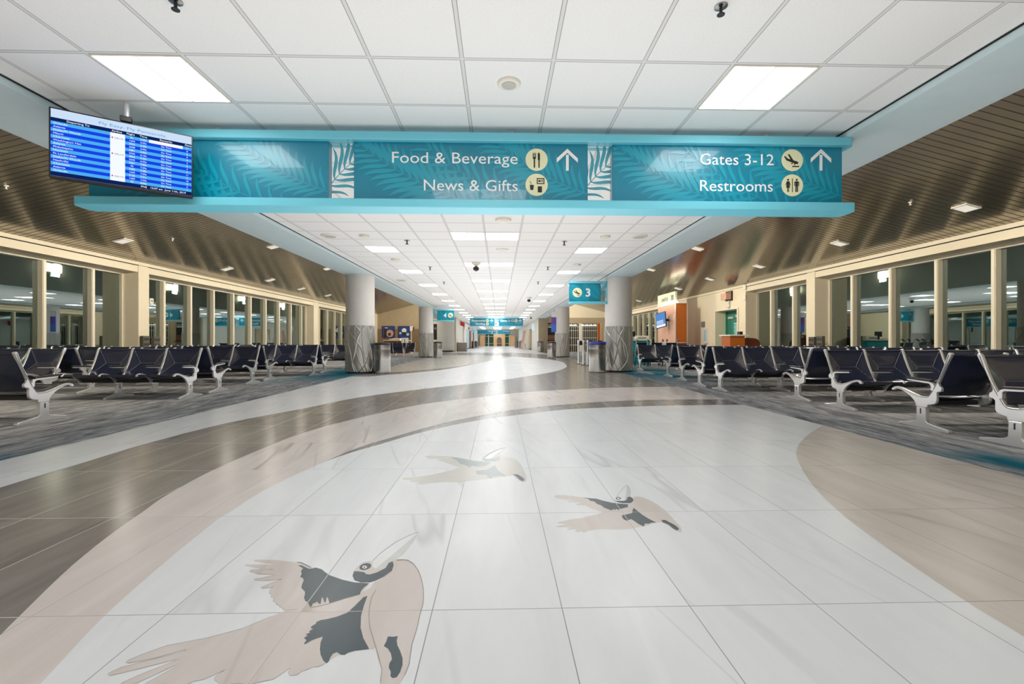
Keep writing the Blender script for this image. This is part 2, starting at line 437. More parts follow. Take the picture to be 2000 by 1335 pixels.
# window walls
def window_wall(side, xf, xg, niches, solids, Y0, Y1, door=None):
    s = -1 if xf < 0 else 1
    out = xg + s * .35
    w = MB()
    def bx(x0, x1, y0, y1, z0, z1): w.box(min(x0,x1), max(x0,x1), y0, y1, z0, z1)
    bx(xf, out, Y0, Y1, 3.285, 3.39)
    bx(xf + s*.05, out, Y0, Y1, 3.262, 3.285)
    for a, b in solids:
        if door and a < door[0] < b:
            bx(xf, out, a, door[0], 0, 3.262); bx(xf, out, door[1], b, 0, 3.262)
            bx(xf, out, door[0], door[1], door[2], 3.262)
        else: bx(xf, out, a, b, 0, 3.262)
    for a, b in niches:
        bx(xg - s*.02, out, a, b, 0, .22)
    wall = struct(w.build('wall_' + side, M['wall']))
    return wall
nichL = [(2.0, 14.2), (14.62, 27.35), (28.1, 36.5)]; solL = [(YB, 2.0), (14.2, 14.62), (27.35, 28.1), (36.5, YE)]
nichR = [(2.0, 14.85), (15.27, 19.1), (26.2, 38.5)]; solR = [(YB, 2.0), (14.85, 15.27), (19.1, 26.2), (38.5, YE)]
DOOR = (19.75, 21.75, 2.39)
window_wall('west', XL, GL, nichL, solL, YB, YE)
window_wall('east', XR, GR, nichR, solR, YB, YE, DOOR)
mulL = [[3.6,4.96,6.32,7.66,9.0,10.37,11.75,13.13],[15.85,17.2,18.55,19.9,21.27,22.62,23.97,25.32,26.65],[29.3,30.65,32.0,33.35,34.7]]
mulR = [[4.4,5.74,7.08,8.42,9.76,11.08,12.42,13.8],[16.62,18.0],[27.5,28.86,30.2,31.56,32.9,34.3,35.6,37.0]]
wn = 0
for xf, xg, nich, muls in ((XL, GL, nichL, mulL), (XR, GR, nichR, mulR)):
    s = -1 if xf < 0 else 1
    for (a, b), mu in zip(nich, muls):
        wn += 1
        r = sroot('window_%d' % wn)
        def B(name, x0, x1, y0, y1, z0, z1, m, par=r): return box(name, min(x0,x1), max(x0,x1), y0, y1, z0, z1, M[m], par)
        B('header_box', xf + s*.02, xg + s*.1, a, b, 3.07, 3.262, 'wall')
        B('reveal_shade_strip', xf - s*.002, xf + s*.03, a, b, 3.264, 3.279, 'dark')  # dark strip painted as the shade in the recess above the header
        B('head_frame', xg - s*.10, xg + s*.06, a, b, 2.99, 3.07, 'frame_paint')
        B('sill', xg - s*.16, xg + s*.06, a, b, .22, .30, 'frame_paint')
        es = [a] + mu + [b]
        for y in mu:
            mb = MB(); x0, x1 = sorted((xg - s*.12, xg + s*.05))
            mb.box(x0, x1, y - .05, y + .05, .30, 2.99)
            x0, x1 = sorted((xg - s*.135, xg - s*.12)); mb.box(x0, x1, y - .035, y + .035, .30, 2.99)
            mb.build('mullion', M['frame_paint'], r)
        for y in (a, b - .05):
            B('jamb', xg - s*.08, xg + s*.05, y, y + .05, .30, 2.99, 'frame_paint')
        for y0, y1 in zip(es[:-1], es[1:]):
            B('pane', xg + s*.0, xg + s*.012, y0 + .05, y1 - .05, .30, 2.99, 'glass')
# gate doorway in the right wall
dr = sroot('door_1')
box('door_leaf', XR + .5, XR + .56, DOOR[0], DOOR[1], 0, DOOR[2], M['teal_door'], dr)
box('door_frame', XR + .46, XR + .5, DOOR[0], DOOR[0] + .08, 0, DOOR[2], M['grey'], dr)
box('door_frame', XR + .46, XR + .5, DOOR[1] - .08, DOOR[1], 0, DOOR[2], M['teal_door'], dr)
box('door_closer', XR + .42, XR + .5, 20.2, 20.75, 2.08, 2.18, M['alu'], dr)
box('door_closer', XR + .42, XR + .5, 21.0, 21.45, 2.02, 2.12, M['alu'], dr)
nb = box('notice', XR + .485, XR + .499, 20.35, 21.05, 1.1, 1.85, M['cyan'], dr)
mb = MB()
for i in range(8):
    mb.box(XR + .478, XR + .484, 20.42 + (i % 3)*.04, 20.98 - (i % 2)*.05, 1.78 - i*.085, 1.81 - i*.085)
mb.build('notice_print', M['white'], nb)
mb = MB(); mb.box(XR - .04, XR, DOOR[0] - .1, DOOR[0], 0, DOOR[2]); mb.box(XR - .04, XR, DOOR[1], DOOR[1] + .1, 0, DOOR[2]); mb.box(XR - .04, XR, DOOR[0] - .1, DOOR[1] + .1, DOOR[2], DOOR[2] + .06)
mb.build('door_casing', M['frame_paint'], dr)

# ================================================================= CEILING FIXTURES
PT = .685
def troffer_proto():
    r = thing('ceiling_troffer', '', 'ceiling light')
    h = PT / 2 - .012
    mb = MB()
    for a in (-1, 1):
        x0, x1 = sorted((a*h, a*(h - .012))); mb.box(x0, x1, -h, h, -.008, .0)
        y0, y1 = sorted((a*h, a*(h - .012))); mb.box(-h, h, y0, y1, -.008, .0)
    mb.build('frame', M['offwhite'], r)
    q = h - .014
    MB().box(-q, -.008, -q, q, -.006, -.001).build('diffuser', M['lamp'], r)
    MB().box(.008, q, -q, q, -.006, -.001).build('diffuser', M['lamp'], r)
    MB().box(-.008, .008, -q, q, -.0075, -.001).build('basket_rib', M['lamp_mid'], r)
    return r
tp = troffer_proto(); first = True
ordn = ['nearest','second','third','fourth','fifth','sixth','seventh','eighth','ninth','tenth','eleventh','twelfth','thirteenth','fourteenth','fifteenth','sixteenth','seventeenth','eighteenth','nineteenth','twentieth','twenty-first','twenty-second','twenty-third','twenty-fourth','twenty-fifth','twenty-sixth']
def put_troffer(x, y, lab, grp):
    global first
    o = tp if first else copy_tree(tp); first = False
    o.location = (x, y, ZC - .001); tag(o, lab, 'ceiling light', grp)
for side, cx in (('left', -.278 - PT*3.5 ), ('right', -.278 + PT*3.5)):
    k = 0; 
    for i in range(-1, 24):
        y = 4.13 - PT/2 + 5*PT*i
        if y > YF - 1: break
        seen = i >= 0
        put_troffer(cx, y, 'square lit troffer in the %s ceiling row, %s from the camera' % (side, ordn[i] + ' one' if seen else 'the one overhead'), 'troffers in the %s ceiling row' % side)
for side, cx in (('left', -.278 - PT/2), ('right', -.278 + PT/2)):
    j = 0
    for i in (-2, -1, *range(0, 23)):
        y = 4.13 + PT*7.5 + 5*PT*i
        if i == -1: continue
        if y > YF - 1: break
        seen = i >= 0
        put_troffer(cx, y, 'square lit troffer, %s half of a pair mid-ceiling, %s' % (side, (ordn[i] + ' pair beyond the big sign') if seen else 'pair above the camera'), 'troffers in the middle ceiling pairs')
def on_ceiling(px, py): x, y = fl(px, py, ZC); return x, y
def disc(name, lab, cat, px, py, r, m, grp, dz=.02):
    x, y = on_ceiling(px, py)
    t = thing(name, lab, cat, (x, y, ZC), 0, grp)
    MB().lathe([(r, -.001), (r, -dz*.5), (r*.92, -dz)], n=28).build('trim_ring', M['offwhite'], t, smooth=True)
    MB().lathe([(r*.62, -dz), (r*.6, -dz - .006), (r*.2, -dz - .009)], n=24).build('grille', M[m], t, smooth=True)
disc('ceiling_speaker', 'round white ceiling speaker between the two near troffers', 'ceiling speaker', 994, 162, .095, 'grille', 'round ceiling devices')
disc('smoke_detector', 'round detector just beyond the big sign near the middle', 'smoke detector', 983, 428, .14, 'offwhite', 'round ceiling devices', .04)
disc('ceiling_speaker', 'oval-looking grey speaker left of the aisle beyond the big sign', 'ceiling speaker', 645, 460, .18, 'grille', 'round ceiling devices')
disc('ceiling_speaker', 'oval-looking grey speaker right of the aisle beyond the big sign', 'ceiling speaker', 1247, 461, .18, 'grille', 'round ceiling devices')
disc('smoke_detector', 'tan round detector beside the left grey ceiling speaker', 'smoke detector', 712, 459, .1, 'offwhite', 'round ceiling devices', .04)
disc('smoke_detector', 'tan round detector beside the right grey ceiling speaker', 'smoke detector', 1182, 461, .1, 'offwhite', 'round ceiling devices', .04)
disc('smoke_detector', 'small round detector left, between first and second far troffers', 'smoke detector', 773, 506, .12, 'offwhite', 'round ceiling devices', .04)
disc('smoke_detector', 'small round detector right, between first and second far troffers', 'smoke detector', 1126, 516, .12, 'offwhite', 'round ceiling devices', .04)
disc('ceiling_speaker', 'round speaker between the first two middle troffer pairs', 'ceiling speaker', 981, 487, .15, 'offwhite', 'round ceiling devices')
disc('ceiling_speaker', 'grey round speaker above the left far column', 'ceiling speaker', 786, 547, .2, 'grille', 'round ceiling devices')
def sprinkler(px, py, lab, sc=1):
    x, y = on_ceiling(px, py); t = thing('sprinkler_head', lab, 'sprinkler', (x, y, ZC), 0, 'ceiling sprinklers')
    MB().lathe([(.04*sc, 0), (.04*sc, -.006), (.022*sc, -.012)], n=20).build('escutcheon', M['steel'], t, smooth=True)
    MB().lathe([(.010*sc, -.01), (.009*sc, -.05*sc), (.024*sc, -.052*sc), (.024*sc, -.056*sc)], n=12).build('deflector', M['ink'], t, smooth=True)
sprinkler(343, 2, 'dark chrome sprinkler head at the top left of the ceiling')
sprinkler(1408, 12, 'dark chrome sprinkler head at the top right of the ceiling')
for px, py, l in ((795,469,'left of the aisle, first beyond the big sign'),(1102,471,'right of the aisle, first beyond the big sign'),(840,521,'left of the aisle, second beyond the big sign'),(1070,521,'right of the aisle, second beyond the big sign'),(867,550,'left of the aisle, third beyond the big sign'),(1051,550,'right of the aisle, third beyond the big sign')):
    sprinkler(px, py, 'small dark sprinkler head ' + l, 1.5)
def dome(px, py, lab, s=1):
    x, y = on_ceiling(px, py); t = thing('dome_camera', lab, 'security camera', (x, y, ZC), 0, 'dome cameras')
    MB().lathe([(.13*s, 0), (.12*s, -.05*s), (.05*s, -.09*s), (.03*s, -.14*s)], n=24).build('housing', M['offwhite'], t, smooth=True)
    MB().lathe([(.07*s, -.12*s), (.085*s, -.16*s), (.07*s, -.21*s), (.02*s, -.24*s)], n=24).build('lens_dome', M['black'], t, smooth=True)
dome(930, 512, 'white dome camera with black lens left of the middle troffers')
dome(1033, 580, 'black dome camera hanging right of the far middle troffers')
dome(1037, 617, 'far black dome camera near the far overhead sign')
# square lamps on the metal ceilings
def hit_slope(px, py):
    d = ray(px, py); s = 1 if px > 975 else -1
    # z = WT + SLOPE*(XR-x)  or WT + SLOPE*(x-XL)
    if s > 0: t = (WT + SLOPE*XR - 1) / (d.z + SLOPE*d.x)
    else: t = (WT - SLOPE*XL - 1) / (d.z - SLOPE*d.x)
    return d.x*t, d.y*t, 1 + d.z*t
sq = [(1887,404,'nearest on the right'),(1640,474,'second on the right'),(1483,519,'third on the right'),(1387,544,'fourth on the right'),(1325,563,'fifth on the right, above the tower'),
      (1363,485,'upper right, tucked beside the pale soffit'),(1272,526,'far upper right beside the pale soffit'),(1248,587,'farthest on the right'),
      (240,469,'nearest on the left'),(443,524,'second on the left'),(527,546,'third on the left'),(588,563,'fourth on the left'),(640,576,'fifth on the left'),
      (534,481,'upper left, tucked beside the pale soffit'),(641,524,'far upper left beside the pale soffit')]
for px, py, l in sq:
    x, y, z = hit_slope(px, py); s = 1 if x > 0 else -1
    t = thing('slope_lamp', 'small square cream lamp on the slatted metal ceiling, ' + l, 'ceiling light', (x, y, z - .004), 0, 'square lamps on the slatted ceilings')
    t.rotation_euler = (0, s * math.atan(SLOPE), 0)
    MB().box(-.16, .16, -.16, .16, -.03, .0).build('frame', M['offwhite'], t, bevel=.004)
    MB().box(-.13, .13, -.13, .13, -.034, -.031).build('diffuser', M['lamp_sq'], t)
    L = bpy.data.lights.new('lamp_beam', 'AREA'); L.energy = SQ_W; L.size = .26; L.color = (1, .92, .78)
    lo = bpy.data.objects.new('lamp_beam', L); C.objects.link(lo); lo.parent = t; lo.location = (0, 0, -.04)
for px, py, l in ((12,363,'at the far left edge'),(337,466,'above the left windows'),(1778,395,'above the right windows'),(638,517,'beside the left soffit')):
    x, y, z = hit_slope(px, py)
    t = thing('sprinkler_head', 'tiny bright sprinkler on the slatted ceiling ' + l, 'sprinkler', (x, y, z), 0, 'ceiling sprinklers')
    MB().lathe([(.035, .01), (.035, -.008), (.012, -.015), (.012, -.05), (.026, -.053), (.026, -.058)], n=14).build('deflector', M['offwhite'], t, smooth=True)
# wall-wash sconces on the outer faces of the soffit beams
def sconce(x, y, z, lab, s):
    t = thing('wall_sconce', lab, 'wall light', (x, y, z), 0, 'wall-wash sconces')
    MB().box(*sorted((0, s*.18)), -.3, .3, -.12, .0).build('housing', M['offwhite'], t, bevel=.006)
    MB().box(*sorted((s*.02, s*.19)), -.30, .30, .0, .30).build('lamp_glass', M['lamp_warm'], t)
    L = bpy.data.lights.new('sconce_beam', 'AREA'); L.energy = SCONCE_W; L.shape = 'RECTANGLE'; L.size = .6; L.size_y = .3
    L.color = (1, .90, .74)
    lo = bpy.data.objects.new('sconce_beam', L); C.objects.link(lo); lo.parent = t
    lo.location = (s * .26, 0, .12); lo.rotation_euler = (0, -s * radians(84), 0)
for i, y in enumerate((2.6, 7.0, 13.0, 19.0, 25.8, 32.7, 38.5)):
    sconce(SL0 - .0, y, 3.75, 'warm box sconce high on the outer left beam, %s from the camera' % ordn[i], -1)
for i, y in enumerate((2.6, 7.0, 13.6, 20.4, 26.8, 33.8, 38.5)):
    sconce(SR1 + .0, y, 3.85, 'warm box sconce high on the outer right beam, %s from the camera' % ordn[i], 1)

# ================================================================= COLUMNS, CANS
def column_meshes():
    R = .43
    up = MB().lathe([(R, 1.46), (R, 1.462), (R, 2.99), (R + .0, 3.03)], n=64).mesh('shaft', M['plaster'], smooth=True)
    bs = MB().lathe([(R - .01, 0), (R - .01, .05)], n=64).mesh('base_ring', M['black_base'], smooth=True)
    mb = MB(); n, k = 440, 110; z0, z1 = .05, 1.46
    for j in range(k + 1):
        z = z0 + (z1 - z0) * j / k
        for i in range(n):
            t = 2*pi*i/n
            a = 9*t + 1.6*sin(4.1*z + 1.3) + 9.0*z + .8*sin(2*t)
            b = 8*t - 1.8*sin(3.3*z + .5) - 8.2*z + .7*sin(3*t + 1)
            h = max(max(0, cos(a))**70, max(0, cos(b))**70, .7*max(0, cos(13*t + 3*sin(2.5*z) + 7*z))**70)
            e = .0 if j in (0, k) else h
            r = R + .012 + .016 * e
            mb.v.append((r*cos(t), r*sin(t), z))
    for j in range(k):
        for i in range(n):
            q = (i + 1) % n
            mb.f.append((j*n+i, j*n+q, (j+1)*n+q, (j+1)*n+i)); mb.m.append(0)
    mb.f.append(tuple(reversed(range(n)))); mb.m.append(0); mb.f.append(tuple(k*n + i for i in range(n))); mb.m.append(0)
    cl = mb.mesh('metal_cladding', M['clad'], smooth=True)
    return up, bs, cl
cm = column_meshes()
for x, y, l, rz in ((-4.33, 14.5, 'near left round column with embossed metal lower half', 0), (3.88, 14.9, 'near right round column beside the gate 3 sign', 2.1),
                (-4.42, 28.0, 'far left round column beside the gate 4 sign', 4.0), (3.86, 28.1, 'far right round column with embossed metal lower half', 1.2)):
    t = thing('column', l, 'column', (x, y, 0), rz, 'round columns')
    for nm, me in zip(('shaft', 'base_ring', 'metal_cladding'), cm): link(nm, me, t)
def can(px, py, lab, r=.25, h=.95, lid='black', dy=.25):
    x, y = fl(px, py); y += dy
    t = thing('trash_can', lab, 'trash can', (x, y, 0), random.uniform(0, 6), 'steel trash cans')
    MB().lathe([(r*.97, .0), (r*.97, .05), (r, .055), (r, h*.62), (r*1.005, h*.625), (r*1.005, h*.92)], n=48).build('body', M['steel'], t, smooth=True)
    MB().lathe([(r*1.012, h*.44), (r*1.014, h*.445), (r*1.014, h*.76), (r*1.012, h*.765)], n=48, cap=False).build('polished_band', M['steel2'], t, smooth=True)
    MB().lathe([(r*.98, h*.92), (r*1.02, h*.93), (r*1.02, h*.965), (r*.9, h*.985), (r*.5, h)], n=48).build('lid', M['black'], t, smooth=True)
    if lid == 'blue_bag':
        mb = MB(); mb.lathe([(r*1.035, h*.935), (r*1.06, h*.96), (r*1.05, h*1.0), (r*.95, h*1.02), (r*.6, h*1.01)], n=40)
        mb.v = [(a*(1+.02*sin(9*i)), b*(1+.02*cos(7*i)), c) for i, (a, b, c) in enumerate(mb.v)]
        mb.build('liner', M['blue_bag'], t, smooth=True)
can(742, 729.3, 'steel trash can beside the near left column')
can(1170, 727.8, 'steel trash can with blue liner beside the near right column', .262, .95, 'blue_bag')
can(854, 699, 'steel trash can beside the far left column')
can(1078.5, 699, 'steel trash can beside the far right column')
can(1056, 687.5, 'distant trash can with dark side before the right shops', .27, .95)
for i, (px, py) in enumerate(((1130, 710.5), (1139.5, 712.5), (1147.5, 713.5))):
    x, y = fl(px, py)
    t = thing('stanchion', ['leftmost','middle','rightmost'][i] + ' slim steel queue post left of the blue-lined trash can', 'stanchion', (x, y, 0), 0, 'queue posts')
    MB().lathe([(.10, 0), (.10, .012), (.08, .022), (.03, .03)], n=28).build('base', M['steel'], t, smooth=True)
    MB().lathe([(.035, .02), (.035, .93), (.045, .94), (.045, 1.0), (.03, 1.02)], n=20).build('post', M['alu'], t, smooth=True)
# ================================================================= TANDEM SEATING
PIT = .605
def sling_profile():
    return [(-.300,.838),(-.262,.745),(-.212,.625),(-.150,.505),(-.085,.395)], [(-.066,.362),(-.02,.350),(.05,.353),(.13,.372),(.21,.398),(.29,.422),(.35,.430),(.395,.418)]
def pad(prof, kind):
    """one leather sling panel between two frames; x from -h to h"""
    h = PIT/2 - .018
    pts = []
    n = 12 if kind == 'back' else 8
    P = [Vector((p[0], p[1])) for p in prof]
    L = [0]
    for a, b in zip(P[:-1], P[1:]): L.append(L[-1] + (b-a).length)
    def at(v):
        d = v * L[-1]
        for i in range(len(P)-1):
            if d <= L[i+1] + 1e-9:
                f = (d - L[i])/(L[i+1]-L[i]); return P[i].lerp(P[i+1], f), (P[i+1]-P[i]).normalized()
        return P[-1], (P[-1]-P[-2]).normalized()
    mb = MB(); nu = 16
    def surf(u, v, off=0):
        p, d = at(v); nrm = Vector((-d.y, d.x))            # towards the sitter / upward
        if nrm.y < 0 and kind == 'seat': nrm = -nrm
        if kind == 'back' and nrm.x < 0: nrm = -nrm
        if kind == 'back':
            e = min((1-abs(u))/.55, 2*min(v, 1-v)*1.0); e = max(0, e)
            dep = -.034*e - .008*(1-u*u)
            if v < .08: dep -= (.08 - v)/.08 * .012*(1-u*u)
        else:
            dep = -.030*(1-u*u)*sin(pi*min(1, max(0, v*.9+.1)))
        q = p + nrm*(dep + off)
        return (u*h, q.x, q.y)
    N = n
    for off in (0, -.018):
        for j in range(N+1):
            for i in range(nu+1): mb.v.append(surf(-1 + 2*i/nu, j/N, off))
    W_ = nu+1; T = W_*(N+1)
    for j in range(N):
        for i in range(nu):
            a = j*W_+i
            mb.f.append((a, a+1, a+1+W_, a+W_)); mb.m.append(0)
            mb.f.append((T+a+W_, T+a+1+W_, T+a+1, T+a)); mb.m.append(0)
    for i in range(nu):
        for j0 in (0, N):
            a = j0*W_+i; mb.f.append((a, T+a, T+a+1, a+1)); mb.m.append(0)
    for j in range(N):
        for i0 in (0, nu):
            a = j*W_+i0; mb.f.append((a, a+W_, T+a+W_, T+a)); mb.m.append(0)
    if kind == 'back':
        for su in (-1, 1):
            mb.tube([surf(su*(1-.55*k/6), .5*k/6 if True else 0, .001) for k in range(7)], .0022, 4, 1)
            mb.tube([surf(su*(1-.55*k/6), 1-.5*k/6, .001) for k in range(7)], .0022, 4, 1)
        mb.tube([surf(-.45+.9*k/4, .5, .001) for k in range(5)], .0012, 4, 1)
    # rolled edge at the free end
    v = 0 if kind == 'back' else 1
    mb.tube([surf(-1+2*k/12, v, -.008) for k in range(13)], .016, 8, 0)
    return mb.mesh('backrest' if kind == 'back' else 'seat', [M['leather'], M['stitch']], smooth=True)
def frame_mesh():
    o = [(-.338,.852),(-.318,.868),(-.292,.866),(-.282,.848),(-.238,.712),(-.188,.592),(-.128,.478),(-.070,.376),(-.050,.352),(-.018,.340),(.05,.342),(.13,.362),(.21,.388),
         (.29,.412),(.345,.421),(.39,.412),(.418,.396),(.425,.404),(.405,.424),(.355,.440),(.28,.432),(.20,.407),(.12,.381),(.04,.362),(-.02,.361)]
    prof = [(-.328,.852),(-.314,.866),(-.292,.866),(-.280,.848),(-.236,.716),(-.188,.598),(-.128,.484),(-.066,.380),(-.048,.368),(-.018,.364),(.05,.366),(.13,.386),(.21,.412),
         (.29,.437),(.345,.446),(.392,.436),(.424,.412),(.424,.396),(.405,.392),(.355,.418),(.30,.411),(.235,.386),(.175,.352),(.128,.312),(.102,.275),(.094,.240),
         (-.046,.240),(-.052,.272),(-.112,.284),(-.144,.302),(-.156,.330),(-.156,.415),(-.176,.432),(-.206,.436),(-.214,.462),(-.206,.486),(-.184,.498),(-.176,.522),(-.214,.612),(-.264,.724),(-.306,.805)]
    mb = MB().prism(prof, -.017, .017, 'x')
    return mb.mesh('side_frame', M['alu'], bevel=.0045, tri=True)
def channel_mesh():
    mb = MB(); P = [(-.296,.84),(-.252,.716),(-.204,.604),(-.142,.488),(-.080,.384),(-.052,.358),(-.018,.352),(.05,.354),(.13,.374),(.21,.400),(.29,.425),(.345,.434),(.39,.425)]
    for x in (-.0172, .0172): mb.tube([(x, a, b) for a, b in P], .0028, 5)
    return mb.mesh('sling_channel', M['ink'])
def arm_mesh():
    prof = [(-.118,.430),(-.090,.440),(-.088,.492),(-.070,.512),(.00,.516),(.12,.524),(.20,.530),(.215,.540),(.20,.548),(-.07,.538),(-.112,.520),(-.135,.480)]
    return MB().prism(prof, -.020, .020, 'x').mesh('armrest', M['alu'], bevel=.004, tri=True)
def armpad_mesh():
    prof = [(-.09,.536),(.205,.548),(.232,.556),(.225,.568),(.18,.572),(-.07,.560),(-.092,.550)]
    return MB().prism(prof, -.027, .027, 'x').mesh('arm_pad', M['armpad'], bevel=.005, tri=True)
def leg_mesh():
    prof = [(-.30,.0),(-.305,.022),(-.285,.034),(-.16,.050),(-.055,.072),(-.035,.090),(-.030,.240),(.080,.240),(.082,.09),(.098,.072),(.20,.050),(.300,.034),(.318,.022),(.313,0)]
    mb = MB().prism(prof, -.026, .026, 'x')
    me = mb.mesh('leg', M['alu'], bevel=.005, tri=True); return me
def slot_mesh():
    return MB().box(-.0275, .0275, .018, .032, .165, .225).mesh('slot', M['ink'])
back_me, seat_me = pad(sling_profile()[0], 'back'), pad(sling_profile()[1], 'seat')
ch_me = channel_mesh()
fr_me, ar_me, ap_me, lg_me, sl_me = frame_mesh(), arm_mesh(), armpad_mesh(), leg_mesh(), slot_mesh()
beam_cache = {}
def seating(Y, X0, face, n, lab, grp, name='tandem_seating'):
    """n-seat beam unit; hall-side end frame at X0, seats run away from the hall. face=-1 looks to the camera"""
    out = 1 if X0 > 0 else -1
    xmin = X0 if out > 0 else X0 - n*PIT
    if face > 0: loc, rz = (xmin, Y - .02, .006), 0
    else: loc, rz = (xmin + n*PIT, Y + .02, .006), pi
    t = thing(name, lab, 'airport seating', loc, rz, grp)
    for k in range(n):
        x = (k + .5)*PIT
        link('backrest', back_me, t, (x, 0, 0)); link('seat', seat_me, t, (x, 0, 0))
    legs = set(range(0, n+1, 2)) | {n} if n % 2 == 0 else {0, 2} if n == 3 else set(range(0, n, 2)) | {n}
    flip = (out > 0) != (face > 0)
    if flip: legs = {n - q for q in legs}
    for k in range(n+1):
        fo = link('side_frame', fr_me, t, (k*PIT, 0, 0)); link('sling_channel', ch_me, fo)
        a = link('armrest', ar_me, t, (k*PIT, 0, 0)); link('arm_pad', ap_me, a)
        if k in legs:
            g = link('leg', lg_me, t, (k*PIT, 0, 0)); link('slot', sl_me, g)
    if n not in beam_cache:
        b = MB(); b.box(.02, n*PIT - .02, -.03, .075, .268, .318); b.box(.02, n*PIT - .02, .10, .115, .33, .34)
        beam_cache[n] = b.mesh('beam', M['beam'])
    link('beam', beam_cache[n], t)
    return t
gR, gL = 'seating rows on the right carpet', 'seating rows on the left carpet'
seating(4.17, 4.83, -1, 8, 'nearest right row of black sling seats, facing the camera, cut by the frame', gR)
seating(5.12, 4.83, 1, 8, 'right row seen from behind, back to back with the nearest right row', gR)
seating(6.65, 5.03, -1, 8, 'second right row of sling seats facing the camera', gR)
seating(7.62, 5.03, 1, 8, 'right row facing away, just behind the second camera-facing right row', gR)
seating(9.05, 4.40, -1, 8, 'third right row of sling seats facing the camera', gR)
seating(10.02, 4.42, 1, 8, 'right row facing away, just behind the third camera-facing right row', gR)
seating(11.5, 4.62, -1, 8, 'fourth right row of sling seats facing the camera', gR)
seating(12.65, 4.68, 1, 8, 'right row facing away, just behind the fourth camera-facing right row', gR)
seating(15.4, 4.75, -1, 4, 'farthest right row of sling seats, just past the near right column', gR)
seating(5.84, -5.63, 1, 8, 'nearest left row seen from behind, cut by the left frame edge', gL)
seating(8.22, -5.42, -1, 3, 'three-seat left unit facing the camera, hall end of its row', gL)
seating(8.22, -5.42 - 4*PIT, -1, 5, 'left unit facing the camera by the windows, left of the three-seat unit', gL)
seating(9.12, -5.46, 1, 3, 'three-seat left unit facing away, back to back with the camera-facing three-seat unit', gL)
seating(9.12, -5.46 - 4*PIT, 1, 4, 'left unit facing away by the windows, nearest window-side one', gL)
seating(10.9, -5.75, -1, 8, 'second long left row of sling seats facing the camera', gL)
seating(11.78, -5.78, 1, 8, 'left row facing away, back to back with the second long left row', gL)
seating(13.4, -5.33, -1, 8, 'third long left row of sling seats facing the camera', gL)
seating(14.45, -5.42, 1, 8, 'left row facing away, just behind the third long left row', gL)
seating(17.0, -5.5, -1, 8, 'fourth left row facing the camera, ending beside the near left column', gL)
seating(28.6, -5.9, 1, 2, 'two-seat unit seen from behind in the gate 4 lounge', gL)
seating(31.4, -5.75, -1, 4, 'four-seat unit by the gate 4 desk facing the camera', gL)
for px, py, ztop, X, l in ((283,680,1.14,XL+.07,'left pier, near side'),(304,680,1.12,XL+.07,'left pier, far side'),(1603,680,1.14,XR-.07,'right pier'),(1587,680,1.12,XR-.07,'right pier, far side')):
    p = onX(px, py, X)
    t = thing('charging_tower', 'slim dark charging tower standing against the ' + l, 'charging tower', (X, p[1], .006), 0, 'charging towers')
    MB().box(-.05, .05, -.13, .13, 0, ztop).build('body', M['tower'], t, bevel=.006)
    mb = MB()
    s = -1 if X > 0 else 1
    for k in range(4): mb.box(*sorted((s*.05, s*.056)), -.10, .10, ztop - .14 - k*.16, ztop - .06 - k*.16)
    mb.build('outlets', M['ink'], t)

# ================================================================= SIGN HELPERS
FONT_K = 1.0
def text(name, body, size, m, parent, loc, rot=(pi/2, 0, 0), align='LEFT', ext=.002, sx=1.0, bold=0):
    cu = bpy.data.curves.new(name, 'FONT'); cu.body = body; cu.size = size; cu.align_x = align
    cu.extrude = ext; cu.offset = bold; cu.resolution_u = 3
    ob = bpy.data.objects.new(name, cu); C.objects.link(ob)
    bpy.context.view_layer.update()
    me = bpy.data.meshes.new_from_object(ob.evaluated_get(bpy.context.evaluated_depsgraph_get()))
    bpy.data.objects.remove(ob); me.name = name
    me.materials.clear(); me.materials.append(M[m])
    for v in me.vertices: v.co.x *= sx
    return link(name, me, parent, loc, rot)
def frond(p0, p1, n, Lmax, bend=.25, wid=.055, stem=.006, side_ang=62, tipdown=.35):
    """palm frond polygons in 2D: stem + curved leaflets on both sides"""
    p0 = Vector(p0); p1 = Vector(p1); d = (p1-p0); L = d.length; d.normalize(); nn = Vector((-d.y, d.x))
    polys = []
    def st(t): return p0 + d*L*t + nn*L*.06*sin(pi*t)
    for i in range(10):
        a, b = st(i/10), st((i+1)/10); w = stem*(1-.7*i/10)
        polys.append([a-nn*w, b-nn*w, b+nn*w, a+nn*w])
    for s in (-1, 1):
        for i in range(n):
            t = .06 + .92*i/(n-1); base = st(t)
            ln = Lmax*(.35 + .65*sin(pi*min(1, t*.85+.12)))
            ang = radians(side_ang*(1 - .35*t)); pts_l = []; pts_r = []
            cur = base.copy(); K = 7; dirv = d*cos(ang) + nn*s*sin(ang)
            for k in range(K+1):
                f = k/K; w = wid*ln*(sin(pi*min(1, f*.92+.04))**.8)*(1-.25*f)
                nv = Vector((-dirv.y, dirv.x)); pts_l.append(cur + nv*w); pts_r.append(cur - nv*w)
                a2 = -s*bend*(1.2*cos(pi*1.3*f))/K*3
                dirv = Vector((dirv.x*cos(a2)-dirv.y*sin(a2), dirv.x*sin(a2)+dirv.y*cos(a2)))
                cur = cur + dirv*ln/K
            for k in range(K): polys.append([pts_l[k], pts_l[k+1], pts_r[k+1], pts_r[k]])
    return polys
